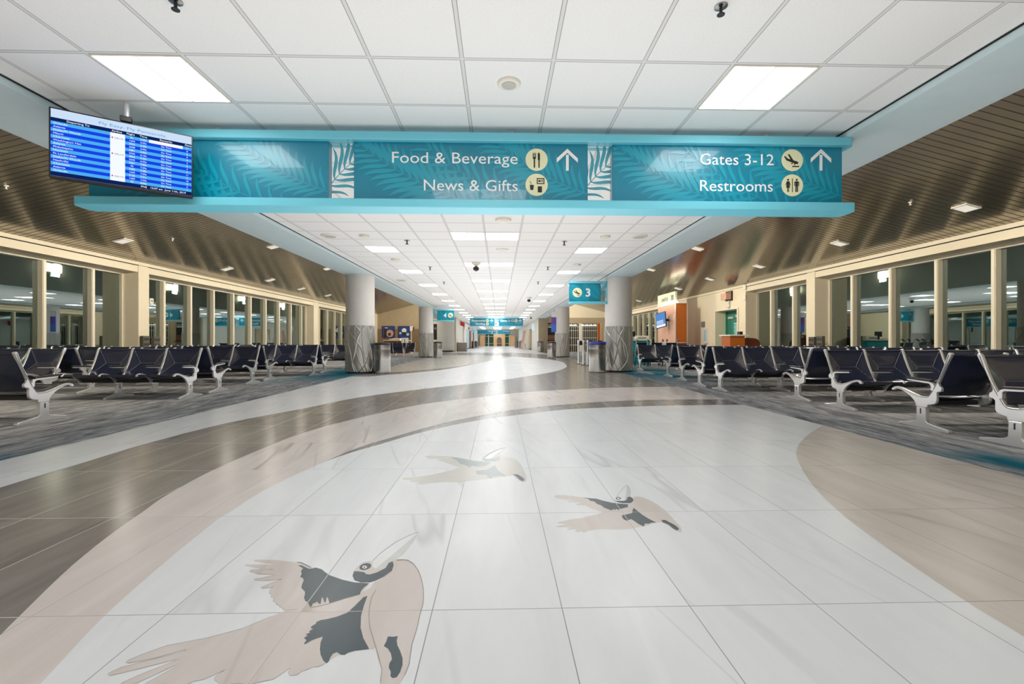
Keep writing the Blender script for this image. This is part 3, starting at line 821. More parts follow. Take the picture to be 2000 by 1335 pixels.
def clip_flat(name, polys, rect, m, parent, y=0.0, mats=None):
    """flat art in the local XZ plane, clipped to rect=(x0,x1,z0,z1)"""
    bm = bmesh.new()
    for k_, p in enumerate(polys):
        vs = [bm.verts.new((q[0], y - k_*3e-6, q[1])) for q in p]
        try: bm.faces.new(vs)
        except Exception: pass
    x0, x1, z0, z1 = rect
    for co, no in (((x0,0,0),(-1,0,0)),((x1,0,0),(1,0,0)),((0,0,z0),(0,0,-1)),((0,0,z1),(0,0,1))):
        bmesh.ops.bisect_plane(bm, geom=list(bm.verts)+list(bm.edges)+list(bm.faces), plane_co=co, plane_no=no, clear_outer=True)
    for f in bm.faces:
        f.normal_update()
        if f.normal.y > 0: f.normal_flip()
    me = bpy.data.meshes.new(name); bm.to_mesh(me); bm.free(); me.materials.append(M[m])
    return link(name, me, parent)
def flat(name, polys, m, parent, y=0, th=.002, loc=(0,0,0)):
    mb = MB()
    for p in polys: mb.prism(p, y - th, y, 'y')
    return mb.build(name, M[m], parent, loc, tri=True)
def circ(cx, cz, r, n=36): return [(cx + r*cos(2*pi*i/n), cz + r*sin(2*pi*i/n)) for i in range(n)]
def rct(a, b, c, d): return [(a, c), (b, c), (b, d), (a, d)]
ICON = {}
ICON['plane'] = [[(-.78,.34),(-.66,.36),(-.44,.14),(-.16,.06),(-.42,.52),(-.28,.54),(.10,-.02),(.44,-.12),(.56,-.22),(.50,-.34),(.30,-.34),(-.56,-.02)],
                 rct(-.1,.02,-.36,-.26), rct(.16,.26,-.44,-.32), rct(-.02,.62,-.62,-.52)]
ICON['food'] = [rct(-.26,-.14,-.72,.12), rct(-.34,-.06,.08,.22), rct(-.34,-.28,.2,.6), rct(-.23,-.17,.2,.6), rct(-.12,-.06,.2,.6), rct(.16,.27,-.72,.0), [(.10,-.02),(.30,-.02),(.30,.5),(.24,.62),(.14,.62),(.10,.5)]]
ICON['news'] = [rct(.02,.70,.52,.60), rct(.02,.10,.08,.60), rct(.62,.70,.08,.60), rct(.02,.70,.08,.15), rct(.16,.36,.26,.42), rct(.42,.56,.38,.44), rct(.42,.56,.26,.32),
                [(-.62,-.02),(-.24,-.02),(-.30,-.46),(-.56,-.46)], [(-.46,.0),(-.42,.0),(-.58,.34),(-.62,.34)], [(.10,-.14),(.48,-.14),(.48,-.68),(.10,-.68)]]
ICON['rest'] = [rct(-.03,.03,-.62,.62)] + [circ(-.40,.50,.09,12), circ(.40,.50,.09,12),
                [(-.52,.36),(-.28,.36),(-.16,.0),(-.22,-.02),(-.32,.2),(-.22,-.22),(-.58,-.22),(-.48,.2),(-.58,-.02),(-.64,.0)], rct(-.48,-.42,-.6,-.2), rct(-.38,-.32,-.6,-.2),
                [(.26,.36),(.54,.36),(.62,.28),(.62,-.06),(.56,-.06),(.56,.22),(.52,.22),(.52,-.6),(.42,-.6),(.42,-.12),(.38,-.12),(.38,-.6),(.28,-.6),(.28,.22),(.24,.22),(.24,-.06),(.18,-.06),(.18,.28)]]
ARROW = [[(-.13,-1),(.13,-1),(.13,.45),(-.13,.45)], [(0,1),(.98,.12),(.98,-.26),(0,.62),(-.98,-.26),(-.98,.12)]]
def icon(kind, cx, cz, r, parent, y=-.002):
    d = flat('icon_disc', [circ(cx, cz, r)], 'cream', parent, y)
    flat('pictogram', [[(cx + a*r, cz + b*r) for a, b in p] for p in ICON[kind]], 'ink', d, y - .0025, .0015)
def arrow(cx, cz, h, parent, y=-.002):
    flat('arrow', [[(cx + a*h*.98, cz + b*h) for a, b in p] for p in ARROW], 'white', parent, y, .003)
def panel(parent, x0, x1, z0, z1, th=.10, fr=3, seed=0):
    p = MB().box(x0, x1, 0, th, z0, z1).build('panel', M['teal'], parent, bevel=.004)
    H = z1 - z0; polys = []
    rnd = random.Random(seed)
    if fr:
        polys += frond((x1 + .05*H, z0 + .12*H), (x0 + (x1-x0)*.55, z1 + .2*H), 17, H*.60, .3, .075, .005*H*2)
        polys += frond((x0 + (x1-x0)*.66, z0 - .2*H), (x0 - .05*H, z1 + .05*H), 20, H*.66, .3, .075, .005*H*2)
        if fr > 2: polys += frond((x0 + (x1-x0)*.86, z0 - .25*H), (x0 + (x1-x0)*.2, z1 + .3*H), 15, H*.5, .3, .075, .005*H*2)
    clip_flat('frond_print', polys, (x0+.006, x1-.006, z0+.006, z1-.006), 'teal_leaf', p, -.0012)
    return p
def leafpane(parent, x0, x1, z0, z1, flip=1):
    p = MB().box(x0, x1, .045, .055, z0, z1).build('clear_pane', M['glass_clear'], parent)
    H = z1 - z0
    a, b = ((x0 - .15*H, z0 + .12*H), (x1 + .35*H, z1 - .05*H)) if flip > 0 else ((x1 + .15*H, z0 + .12*H), (x0 - .35*H, z1 - .05*H))
    polys = frond(a, b, 10, H*.60, .45, .062, .009*H, 72)
    clip_flat('frond_print', polys, (x0, x1, z0, z1), 'leaf_glass', p, .040)
    return p
def rail(name, parent, x0, x1, z0, z1, y0=-.06, y1=.16):
    c = .05
    pts = [(x0, y0+c), (x0+c*.8, y0), (x1-c*.8, y0), (x1, y0+c), (x1, y1-c), (x1-c*.8, y1), (x0+c*.8, y1), (x0, y1-c)]
    return MB().prism(pts, z0, z1, 'z').build(name, M['rail'], parent, bevel=.006)
# ================================================================= BIG OVERHEAD SIGN
SY = 4.56
def X_(px, Y=SY): return onY(px, 300, Y)[0]
def Z_(py, px, Y=SY): return onY(px, py, Y)[2]
sg = thing('overhead_sign', 'long teal overhead sign with arrows to food, news, gates and restrooms', 'overhead sign', (0, SY, 0))
rail('top_rail', sg, X_(168), X_(1663), Z_(280,1000), Z_(264,1000))
rail('bottom_rail', sg, X_(151), X_(1665), Z_(410,1000), Z_(394,1000), -.08, .18)
pz0, pz1 = Z_(394,1000), Z_(279,1000)
pa = panel(sg, X_(173), X_(642), pz0, pz1, fr=3)
pb = panel(sg, X_(691), X_(1148), pz0, pz1, fr=3)
pc = panel(sg, X_(1196), X_(1645), pz0, pz1, fr=3)
leafpane(sg, X_(645), X_(690), pz0, Z_(281,1000)); leafpane(sg, X_(1149), X_(1195), pz0, Z_(281,1000))
def fit_text(body, x_left_px, x_right_px, base_py, cap_px, parent, name='lettering', Y=SY, m='white', bold=.0):
    xl, xr = X_(x_left_px, Y), X_(x_right_px, Y); zb = Z_(base_py, (x_left_px+x_right_px)/2, Y)
    cap = Z_(base_py - cap_px, (x_left_px+x_right_px)/2, Y) - zb
    size = cap / .729
    o = text(name, body, size, m, parent, (0, 0, 0), ext=.0015, bold=bold*size)
    xs = [v.co.x for v in o.data.vertices]; a, b = min(xs), max(xs); k = (xr-xl)/(b-a)
    for v in o.data.vertices: v.co.x = (v.co.x - a)*k
    o.location = (xl, -.003, zb); return o
fit_text('Food & Beverage', 766, 1011, 319, 22.5, pb, bold=.0)
fit_text('News & Gifts', 828, 1011, 372.5, 22.5, pb, bold=.0)
fit_text('Gates 3-12', 1367, 1511, 322, 22.5, pc, bold=.0)
fit_text('Restrooms', 1367, 1509, 373.5, 22.5, pc, bold=.0)
rr = 21.8/FP*SY
for kind, px, py, par in (('food',1048,312,pb),('news',1048,361,pb),('plane',1547,313,pc),('rest',1547,362,pc)):
    icon(kind, X_(px), Z_(py, px), rr, par)
for px, par in ((1108, pb), (1603, pc)):
    arrow(X_(px), Z_(312, px), 21.5/FP*SY, par)
for px in (420, 1000, 1500):
    MB().box(X_(px)-.02, X_(px)+.02, .03, .07, Z_(264,1000), ZC).build('hanger', M['alu'], sg)

# ================================================================= GATE SIGNS
def gate_sign(num, Y, xa, xb, xg, zt, zb, lab, icon_first, colx):
    s = thing('gate_sign', lab, 'gate sign', (0, Y, 0), 0, 'hanging gate number signs')
    x0, x1 = min(xa, xg), max(xa, xg)
    full0, full1 = min(xa, xb), max(xa, xb)
    H = zt - zb; ra = .10*H
    rail('top_rail', s, full0 - .02, full1, zt - ra, zt, -.06, .14); rail('bottom_rail', s, full0 - .0, full1, zb, zb + ra, -.06, .14)
    p = panel(s, x0, x1, zb + ra, zt - ra, .08, fr=2, seed=2)
    g0, g1 = min(xg, xb), max(xg, xb)
    leafpane(s, g0, g1, zb + ra, zt - ra, 1 if icon_first else -1)
    MB().box(*(sorted((xb, xb + (.03 if xb > xa else -.03)))), -.02, .1, zb, zt).build('mount_plate', M['rail'], s)
    W_ = x1 - x0; r = H*.21
    xi, xn = (x0 + W_*.26, x0 + W_*.60) if icon_first else (x0 + W_*.78, x0 + W_*.46)
    cz_ = (zt+zb)/2
    icon('plane', xi, cz_, r, p)
    o = text('lettering', num, H*.50, 'white', p, (0,0,0), bold=.012*H)
    xs = [v.co.x for v in o.data.vertices]; zs = [v.co.y for v in o.data.vertices]
    o.location = (xn - (min(xs)+max(xs))/2, -.003, cz_ - (min(zs)+max(zs))/2)
    return s
Yg = 14.75
gate_sign('3', Yg, X_(1111.5,Yg), 3.46, X_(1173,Yg), Z_(549,1150,Yg), Z_(593,1150,Yg), 'teal hanging gate sign with a white 3 on the near right column', True, 3.88)
Yg = 28.0
gate_sign('4', Yg, X_(887,Yg), -3.99, X_(854,Yg), Z_(604,865,Yg), Z_(627,865,Yg), 'teal hanging gate sign with a white 4 on the far left column', False, -4.42)
# ================================================================= FAR OVERHEAD SIGNS
def far_sign(Y, x0p, x1p, midp, ztp, zbp, lab, t1, t2):
    s = thing('overhead_sign', lab, 'overhead sign', (0, Y, 0), 0, 'far overhead signs')
    x0, x1, xm = X_(x0p,Y), X_(x1p,Y), X_(midp,Y); zt, zb = Z_(ztp,970,Y), Z_(zbp,970,Y); ra = (zt-zb)*.1
    rail('top_rail', s, x0, x1, zt-ra, zt); rail('bottom_rail', s, x0, x1, zb, zb+ra)
    g = .18
    p1 = panel(s, x0+.1, xm-g, zb+ra, zt-ra, fr=2); p2 = panel(s, xm+g, x1-.1, zb+ra, zt-ra, fr=2, seed=1)
    leafpane(s, xm-g, xm+g, zb+ra, zt-ra)
    H = zt - zb
    for body, par, xr, z in ((t1[0], p1, xm-g-1.05*H, zb+H*.56), (t1[1], p1, xm-g-1.05*H, zb+H*.2), (t2[0], p2, x1-.1-1.05*H, zb+H*.56)):
        if body: text('lettering', body, H*.34, 'white', par, (xr, -.004, z), align='RIGHT', bold=.004)
    for par, xe in ((p1, xm-g), (p2, x1-.1)):
        icon('plane' if par is p2 else 'rest', xe-.8*H, zb+H*.66, H*.17, par); arrow(xe-.32*H, zb+H*.64, H*.18, par)
    icon('food', xm-g-.8*H, zb+H*.29, H*.16, p1)
    for x in (x0+.6, x1-.6): MB().box(x-.02, x+.02, .03, .07, zt, ZC).build('hanger', M['alu'], s)
far_sign(40.3, 915.5, 1024, 970, 620, 637.5, 'distant teal overhead sign listing restrooms and gates 5-12', ('Restrooms','Vending'), ('Gates 5-12',))
far_sign(72.0, 931, 998, 970, 644, 652, 'farthest small teal overhead sign above the tan portal', ('Gates',''), ('Gates',))

# ================================================================= FLIGHT DISPLAY
pl = ray(95, 345); Lp = Vector((pl.x, pl.y)) * (3.72 / (pl.y*cy + pl.x*sy_)); pr = ray(377, 390); Rp = Vector((pr.x, pr.y)) * (4.27/(pr.y*cy + pr.x*sy_))
ang = atan2(Rp.y-Lp.y, Rp.x-Lp.x); WD = (Rp-Lp).length; mid = (Lp+Rp)/2
zb_, zt_ = 1.315, 1.0 + (VY-207)/FP*3.72
zb_ = 1.0 + (VY-345)/FP*3.72; HD = zt_ - zb_
fd = thing('flight_display', 'wide departures screen with blue rows hanging in front of the teal sign', 'flight display', (mid.x, mid.y, zb_), ang)
MB().box(-WD/2, WD/2, .0, .06, 0, HD).build('housing', M['black'], fd, bevel=.004)
def E(name, col, s=1.0): M[name] = emit(name, col, s); return name
E('scr_pale', srgb(206,226,250), .92); E('scr_blue', srgb(20,66,222), 1.0); E('scr_sky', srgb(78,172,240), .95); E('scr_navy', srgb(14,34,92), .9)
E('scr_white', srgb(238,243,250), 1.0); E('scr_text', (1,1,1,1), 1.0); E('scr_title', srgb(70,160,205), 1.0); E('scr_cyan', srgb(40,200,235), 1.0); E('scr_red', srgb(200,40,60), 1.0)
b_ = .012; sw0, sw1, sz0, sz1 = -WD/2 + b_, WD/2 - b_, .016, HD - b_
SW = sw1 - sw0; SH = sz1 - sz0
scr = MB().box(sw0, sw1, -.002, .0, sz0, sz1).build('screen', M['scr_pale'], fd)
def srect(x0, x1, z0, z1, m, y=-.003, nm='screen_band'):
    MB().box(sw0+SW*x0, sw0+SW*x1, y, -.002, sz0+SH*z0, sz0+SH*z1).build(nm, M[m], scr)
def stext(body, x, z, h, m='scr_text', al='LEFT', sx=1.25):
    return text('screen_text', body, SH*h/.729, m, scr, (sw0+SW*x, -.0042, sz0+SH*z), align=al, ext=.0002, sx=sx)
hd_top, hd_bot = .87, .815; n_r = 15; foot = .062
srect(0, 1, hd_bot, hd_top, 'scr_navy')
srect(0, 1, 0, foot, 'scr_navy')
rh = (hd_bot - foot)/n_r
for i in range(n_r):
    z1 = hd_bot - i*rh
    srect(0, 1, z1-rh, z1, 'scr_blue' if i % 2 else 'scr_sky')
srect(.39, .495, foot, hd_bot, 'scr_white', -.0036)
srect(.67, .93, hd_bot-rh, hd_bot, 'scr_white', -.0036)
stext('Fly Easy. Fly Pensacola.', .31, .905, .045, 'scr_title', 'LEFT', 1.5)
for s_, x, al in (('Departing To', .10, 'LEFT'), ('Airline', .40, 'LEFT'), ('Flight', .505, 'LEFT'), ('Time', .60, 'LEFT'), ('Remarks', .75, 'LEFT'), ('Gate', .945, 'LEFT')):
    stext(s_, x, hd_bot+.014, .030, al=al, sx=1.15)
city = ['Orlando','Atlanta','Dallas/Ft Worth','Miami','Charlotte','Washington Nat','Atlanta','Philadelphia','Houston','Ft Lauderdale','Dallas/Ft Worth','Nashville','Charlotte','Atlanta','Orlando']
flt = ['81','1234','3933','3508','5801','5336','4864','5643','2261','96','2382','1243','5126','1209','52']
tms = ['5:00a','5:25a','5:30a','5:45a','6:00a','6:16a','6:20a','6:35a','7:00a','7:25a','7:28a','7:30a','7:31a','7:34a','8:00a']
gts = ['11','8','5','9','4','3','6','7','2','11','5','10','4','2','1']
for i in range(n_r):
    zb0 = hd_bot - (i+1)*rh + rh*.24; c = 'scr_text'
    stext(city[i], .015, zb0, .026, c, sx=1.3)
    stext(flt[i], .545, zb0, .025, c, 'CENTER', 1.1); stext(tms[i], .605, zb0, .025, c, sx=1.1)
    stext('On Time', .80, zb0, .025, c, 'CENTER', 1.1); stext(gts[i], .965, zb0, .025, c, 'CENTER', 1.1)
    if i in (1, 6, 13):
        stext('DELTA', .42, zb0, .022, 'scr_navy'); srect(.40, .41, zb0, zb0+.022, 'scr_red', -.004)
stext('PNS   12:07 am  June 11th, 2019', .955, .018, .030, al='RIGHT', sx=1.1)
MB().box(-.04, .04, .0, .08, HD + .01, HD + .055).build('mount_block', M['black'], fd, bevel=.004)
MB().lathe([(.022, HD*.5), (.022, ZC - zb_)], 0, .09, n=16).build('mount_pole', M['alu'], fd, smooth=True)

# ================================================================= AIRLINE TOWER (right)
tw = thing('airline_tower', 'orange wood airline backdrop tower with a screen on its side, by the right wall', 'airline backdrop', (0,0,0))
tx0, tx1, ty0, ty1, tz = 8.89, 9.48, 23.0, 25.56, 2.88
MB().box(tx0, tx1, ty0, ty1, .006, tz).build('body', M['orange_wood'], tw, bevel=.005)
MB().box(tx0-.015, tx0, ty0+.02, ty1-.02, .9, 2.35).build('side_panel', M['pink_wood'], tw)
MB().box(tx0-.018, tx0, ty0+.02, ty1-.02, .006, .9).build('side_panel', M['greyspeck'], tw)
MB().box(tx0+.02, tx1-.02, ty0-.015, ty0, .006, .9).build('lower_panel', M['red_wood'], tw)
mb = MB()
for x in (tx0-.02, tx1-.02): mb.box(x, x+.04, ty0-.02, ty0+.01, .006, tz+.02)
mb.box(tx0, tx1, ty0-.02, ty0, .88, .92); mb.box(tx0-.022, tx0, ty0, ty1, .88, .92); mb.box(tx0-.02, tx1+.02, ty0-.02, ty1, tz, tz+.03)
mb.build('metal_trim', M['alu'], tw)
sn = thing('airline_sign', 'pale lit airline sign board standing on top of the orange tower', 'sign', (0,0,0))
bd = MB().box(tx0-.02, tx0+.08, ty0, ty1, tz+.05, 3.5).build('sign_board', mat('pale green sign board', srgb(214,224,196), .5), sn, bevel=.006)
text('lettering', 'UNITED', .26, 'ink', bd, (tx0-.024, ty0+1.95, tz+.22), rot=(pi/2, 0, -pi/2), ext=.002, sx=1.05)
mb = MB()
for k in range(4): mb.box(tx0-.028, tx0-.02, ty0+.22+k*.09, ty0+.27+k*.09, tz+.2, tz+.46)
mb.build('emblem', M['grey'], bd)
MB().box(tx0-.10, tx0+.05, ty0-.25, ty0+1.5, tz+.03, tz+.07).build('lamp_bar', emit('lamp bar', (1,.93,.75,1), 6), sn)
tv = thing('wall_screen', 'blue tilted screen mounted on the side of the orange tower', 'screen', (tx0-.08, 24.0, 2.08), radians(-6))
tv.rotation_euler = (radians(0), radians(-8), radians(-74))
MB().box(-.46, .40, -.36, -.31, -.40, .40).build('housing', M['black'], tv, bevel=.006)
ts = MB().box(-.43, .37, -.364, -.361, -.37, .37).build('screen', emit('tv glow', srgb(96,150,215), .85), tv)
mb = MB()
for k in range(3): mb.box(-.38, .2, -.368, -.3645, -.05-k*.07, -.02-k*.07)
mb.box(-.41, .35, -.3675, -.3645, -.36, -.24); mb.build('screen_print', M['scr_white'], ts)
MB().box(-.05, .05, -.31, .055, -.05, .05).build('bracket', M['black'], tv)
# podium and curved panel by the door
pd = thing('gate_podium', 'orange wood gate podium with pale top before the teal door', 'podium', (0,0,0))
a = onY(1426,660,17.6); b = onY(1455,660,17.6)
MB().box(a[0], b[0], 17.6, 18.3, .006, 1.18).build('cabinet', M['orange_wood'], pd, bevel=.005)
MB().box(a[0]-.05, b[0]+.12, 17.5, 18.4, 1.18, 1.235).build('countertop', M['offwhite'], pd, bevel=.008)
MB().box(b[0]-.1, b[0]+.02, 17.8, 18.0, 1.235, 1.36).build('phone', M['black'], pd)
cp = thing('curved_screen_panel', 'dark orange wood panel with a rounded top corner right of the podium', 'panel', (0,0,0))
x0, x1 = b[0]+.04, onY(1485,660,17.9)[0]
pts = [(x0, .006), (x1, .006), (x1, .8)] + [(x1-.25+.25*cos(t), .85+.25*sin(t)) for t in (.3,.7,1.1,1.57)] + [(x0+.2, 1.12), (x0, 1.06)]
MB().prism(pts, 17.9, 17.96, 'y').build('board', M['red_wood'], cp, tri=True)
MB().box(x0+.05, x1-.05, 17.8, 17.9, .006, .08).build('foot', M['alu'], cp)
# items on the right wall
def wallbox(name, lab, cat, pxa, pya, pxb, pyb, m, th=.06, grp=None, part='body'):
    p, q = onX(pxa, pya, XR), onX(pxb, pyb, XR)
    t = thing(name, lab, cat, (XR, (p[1]+q[1])/2, (p[2]+q[2])/2), 0, grp)
    hy, hz = abs(p[1]-q[1])/2, abs(p[2]-q[2])/2
    MB().box(-th, 0, -hy, hy, -hz, hz).build(part, M[m], t, bevel=.004)
    return t, hy, hz
t, hy, hz = wallbox('exit_sign', 'small boxy orange sign above the gate number by the teal door', 'exit sign', 1420, 574, 1431, 584, 'pink_wood', .3)
MB().box(-.07, -.0, -hy-.02, hy+.02, -hz-.05, hz+.10).build('back_plate', M['black'], t)
g3 = thing('wall_number', 'raised silver gate number 3 above the teal door', 'number sign', (XR-.01, onX(1426,602,XR)[1], onX(1426,602,XR)[2]+.0))
text('numeral', '3', .68, 'alu', g3, (-.03, .25, 0), rot=(pi/2, 0, -pi/2), ext=.03)
for i, (py0, py1) in enumerate(((556, 565), (577, 585))):
    t, hy, hz = wallbox('wall_speaker', ['upper','lower'][i] + ' small white box on the right wall above the door side', 'wall box', 1453, py0, 1458, py1, 'offwhite', .05, 'white wall boxes', 'body')
wallbox('wall_phone', 'grey telephone box on the wall left of the teal door', 'telephone', 1372, 628, 1377, 638, 'grey', .08)
t, hy, hz = wallbox('poster_holder', 'upright white leaflet holder on the wall left of the teal door', 'leaflet holder', 1376, 641, 1384, 671, 'offwhite', .08)
MB().box(-.085, -.08, -hy*.6, hy*.6, -hz*.7, hz*.8).build('leaflet', M['ltblue'], t)
wallbox('wall_plate', 'pale square wall plate beside the leaflet holder', 'wall plate', 1370, 648, 1375, 663, 'offwhite', .03)
t = thing('thermostat', 'small white thermostat on the left wall pier', 'thermostat', (XL, onX(295,588,XL)[1], onX(295,588,XL)[2]))
MB().box(0, .03, -.07, .07, -.09, .09).build('body', M['offwhite'], t, bevel=.004); MB().box(.03, .034, -.03, .03, -.02, .04).build('dial', M['grey'], t)
# gate counter behind the near right column
gc = thing('gate_counter', 'teal and white gate counter behind the near right column', 'counter', (0,0,0))
c0, c1 = onY(1228,660,19.0)[0], onY(1270,660,19.0)[0]
MB().box(c0, c1, 19.0, 19.8, .006, 1.0).build('cabinet', M['cyan'], gc, bevel=.01); MB().box(c0-.05, c1+.05, 18.9, 19.9, 1.0, 1.05).build('countertop', M['offwhite'], gc, bevel=.01)
pn = thing('printer', 'cream boarding pass printer on the gate counter', 'printer', (c1-.28, 19.3, 1.05))
MB().box(-.24, .26, -.2, .2, 0, .16).build('body', M['offwhite'], pn, bevel=.015); MB().box(-.2, .15, -.205, -.2, .05, .08).build('slot', M['ink'], pn)
mo = thing('monitor', 'black monitor on the gate counter beside the printer', 'monitor', (c0+.20, 19.3, 1.05))
MB().box(-.05, .05, -.03, .03, 0, .15).build('stand', M['black'], mo); MB().box(-.16, .16, -.03, .0, .12, .34).build('screen', M['black'], mo, bevel=.005); MB().box(-.14, .14, -.09, .09, 0, .015).build('base', M['black'], mo)
# folded wheelchairs
def wheelchair(x, y, lab, rz):
    t = thing('wheelchair', lab, 'wheelchair', (x, y, .006), rz, 'parked wheelchairs')
    for s in (-.2, .2):
        mb = MB(); ring = [(s*1.15, .30*cos(2*pi*k/28), .31+.30*sin(2*pi*k/28)) for k in range(29)]
        mb.tube(ring, .014, 6); mb.build('wheel', M['black'], t, smooth=True)
        MB().tube([(s, -.42, 1.0), (s, -.36, 1.04), (s, -.27, 1.0), (s, -.22, .85), (s, -.16, .48), (s, .3, .46), (s, .42, .15)], .016, 8).build('side_tube', M['alu'], t, smooth=True)
        MB().tube([(s, -.46, .98), (s, -.40, 1.03), (s, -.35, 1.04)], .024, 8).build('grip', M['black'], t, smooth=True)
        MB().lathe([(.08,-.015),(.08,.015)], n=20).build('caster', M['black'], t, (s, .4, .085), (0, pi/2, 0), smooth=True)
    MB().prism([(-.235,.92),(-.215,.92),(-.165,.5),(-.185,.5)], -.2, .2, 'x').build('back_sling', M['black'], t)
    MB().box(-.2, .2, -.18, .28, .46, .49).build('seat', M['black'], t)
for i, x in enumerate((5.45, 6.02, 6.59)):
    wheelchair(x, 17.6, 'black folded wheelchair, %s from the left in the line behind the right seats' % ordn[i].replace('nearest','first'), radians(-8))

# ================================================================= GATE 4 LOUNGE (left back wall)
def backpic(px0, px1, py0, py1, lab, kind):
    p, q = onY(px0, py1, YE-.12), onY(px1, py0, YE-.12)
    t = thing('wall_poster', lab, 'poster', (p[0], YE-.12, p[2]), 0, 'posters on the gate 4 wall'); w, h = q[0]-p[0], q[2]-p[2]
    MB().box(0, w, 0, .06, 0, h).build('frame', M['black'], t, bevel=.01)
    pic = MB().box(.04, w-.04, -.006, .0, .04, h-.04).build('print', mat('poster blue', srgb(34,62,140), .4), t)
    if kind:
        flat('print_shape', [circ(w*.62, h*.38, h*.30)], 'pink_wood', pic, -.008); flat('print_shape', [rct(w*.14, w*.36, .06, h*.8)], 'ink', pic, -.008); flat('print_shape', [circ(w*.58, h*.3, h*.13)], 'ink', pic, -.0105)
        flat('print_shape', [rct(w*.2, w*.45, h*.82, h*.87)], 'white', pic, -.008)
    else:
        flat('print_shape', [circ(w*.5, h*.62, h*.20)], 'offwhite', pic, -.008); flat('print_shape', [circ(w*.5, h*.34, h*.16)], 'ink', pic, -.008); flat('print_shape', [circ(w*.16, h*.4, h*.1), circ(w*.82, h*.3, h*.12)], 'ltblue', pic, -.008)
backpic(746.6, 770.8, 636.4, 659.5, 'dark blue framed poster on the gate 4 back wall, left one', 1)
backpic(778.3, 800.4, 636.4, 659.5, 'blue framed poster on the gate 4 back wall, right one', 0)
ds = thing('gate_desk', 'brown gate desk under the posters in the gate 4 lounge', 'desk', (0,0,0))
d0, d1 = onY(750,665,36.5)[0], onY(798,665,36.5)[0]
MB().box(d0, d1, 36.5, 37.3, .006, .98).build('cabinet', M['red_wood'], ds, bevel=.01); MB().box(d0-.05, d1+.05, 36.4, 37.4, .98, 1.03).build('countertop', M['offwhite'], ds, bevel=.01)
for i, (px0, px1, h, m) in enumerate(((760,766,.12,'offwhite'),(767,782,.16,'offwhite'))):
    x0, x1 = onY(px0,665,36.7)[0], onY(px1,665,36.7)[0]
    t = thing('desk_device', ['small cream device on the gate 4 desk','wide cream printer on the gate 4 desk'][i], 'desk device', ((x0+x1)/2, 36.8, 1.03))
    MB().box((x0-x1)/2, (x1-x0)/2, -.2, .2, 0, h).build('body', M[m], t, bevel=.02); MB().box((x0-x1)/2+.03, (x1-x0)/2-.03, -.205, -.2, .03, .06).build('slot', M['ink'], t)
x0, x1 = onY(784,665,33.5)[0], onY(797,665,33.5)[0]
t = thing('sign_box', 'white boxy notice stand on a thin post before the gate 4 desk', 'notice stand', ((x0+x1)/2, 33.5, .006))
MB().box(-.25, .25, -.03, .03, .78, 1.2).build('notice', M['offwhite'], t, bevel=.01); MB().box(-.02, .02, -.035, -.03, .85, 1.13).build('mark', M['ink'], t); MB().box(-.02, .02, -.02, .02, .0, .78).build('post', M['alu'], t); MB().box(-.2,.2,-.15,.15,0,.02).build('base', M['alu'], t)
p = onY(803.5, 689, 36)
t = thing('signal_post', 'tall white post with a small sign at its top near the gate 4 wall', 'post', (p[0], 36, .006))
MB().lathe([(.03,0),(.03,2.0)], n=16).build('post', M['offwhite'], t, smooth=True); MB().box(-.12,.10,-.04,.04,1.75,2.12).build('sign', M['white'], t, bevel=.01); MB().lathe([(.18,0),(.16,.03)], n=20).build('base', M['offwhite'], t)
MB().box(.10,.24,-.04,.04,1.7,2.05).build('sign', M['brown'], t)
t = thing('hall_poster', 'narrow dark poster on the pale wall right of the far left column', 'poster', (onY(850,660,YE-.1)[0], YE-.03, 0))
w_ = onY(853.5,660,YE)[0]-onY(847,660,YE)[0]
MB().box(-w_/2, w_/2, -.03, 0, 1.1, 2.5).build('frame', M['black'], t); flat('print_shape', [circ(0, 2.1, w_*.35)], 'grey', t, -.032)
t = thing('planter_box', 'taupe waist-high box against the left hall wall', 'box', (-3.95+.48, 43.6, 0))
MB().box(-.42, .42, -.6, .6, 0, .82).build('body', M['taupe_box'], t, bevel=.01); MB().box(-.45, .45, -.63, .63, .82, .88).build('top', M['offwhite'], t, bevel=.01)

# ================================================================= GATE 3 SIDE SHOPS (right back wall)
sh = thing('security_grille', 'folding shop grille of white bars across the dark shop front at the right back wall', 'security grille', (0, YE-.1, 0))
Yq = YE-.1
q0, q1 = onY(1112,660,Yq)[0], onY(1166,660,Yq)[0]; zt2 = onY(1140,631.5,Yq)[2]
MB().box(q0, q1, .02, .09, 0, zt2).build('shop_shade_sheet', M['dark'], sh)  # solid black sheet painted as the unlit shop interior
mb = MB()
xs = [q0 + (q1-q0)*k/14 for k in range(15)]
for k, x in enumerate(xs):
    if k == 5: mb.box(x-.05, x+.28, -.03, .0, .0, zt2)
    else: mb.box(x-.018, x+.018, -.02, 0, .0, zt2)
for z in (.6, 1.25, 1.9, 2.25): mb.box(q0, q1, -.015, .0, z, z+.03)
mb.build('bars', M['offwhite'], sh)
mb = MB()
for k in (0, 2, 6, 8, 10, 12): mb.prism([(xs[k]+.16+.17*cos(t), zt2-.34+.14+.12*sin(t)) for t in [pi*j/8 for j in range(9)]], -.05, -.022, 'y')
mb.build('glow_arches', emit('arch glow', (1,1,.95,1), 1.2), sh, tri=True)  # white arch shapes given a glow of their own
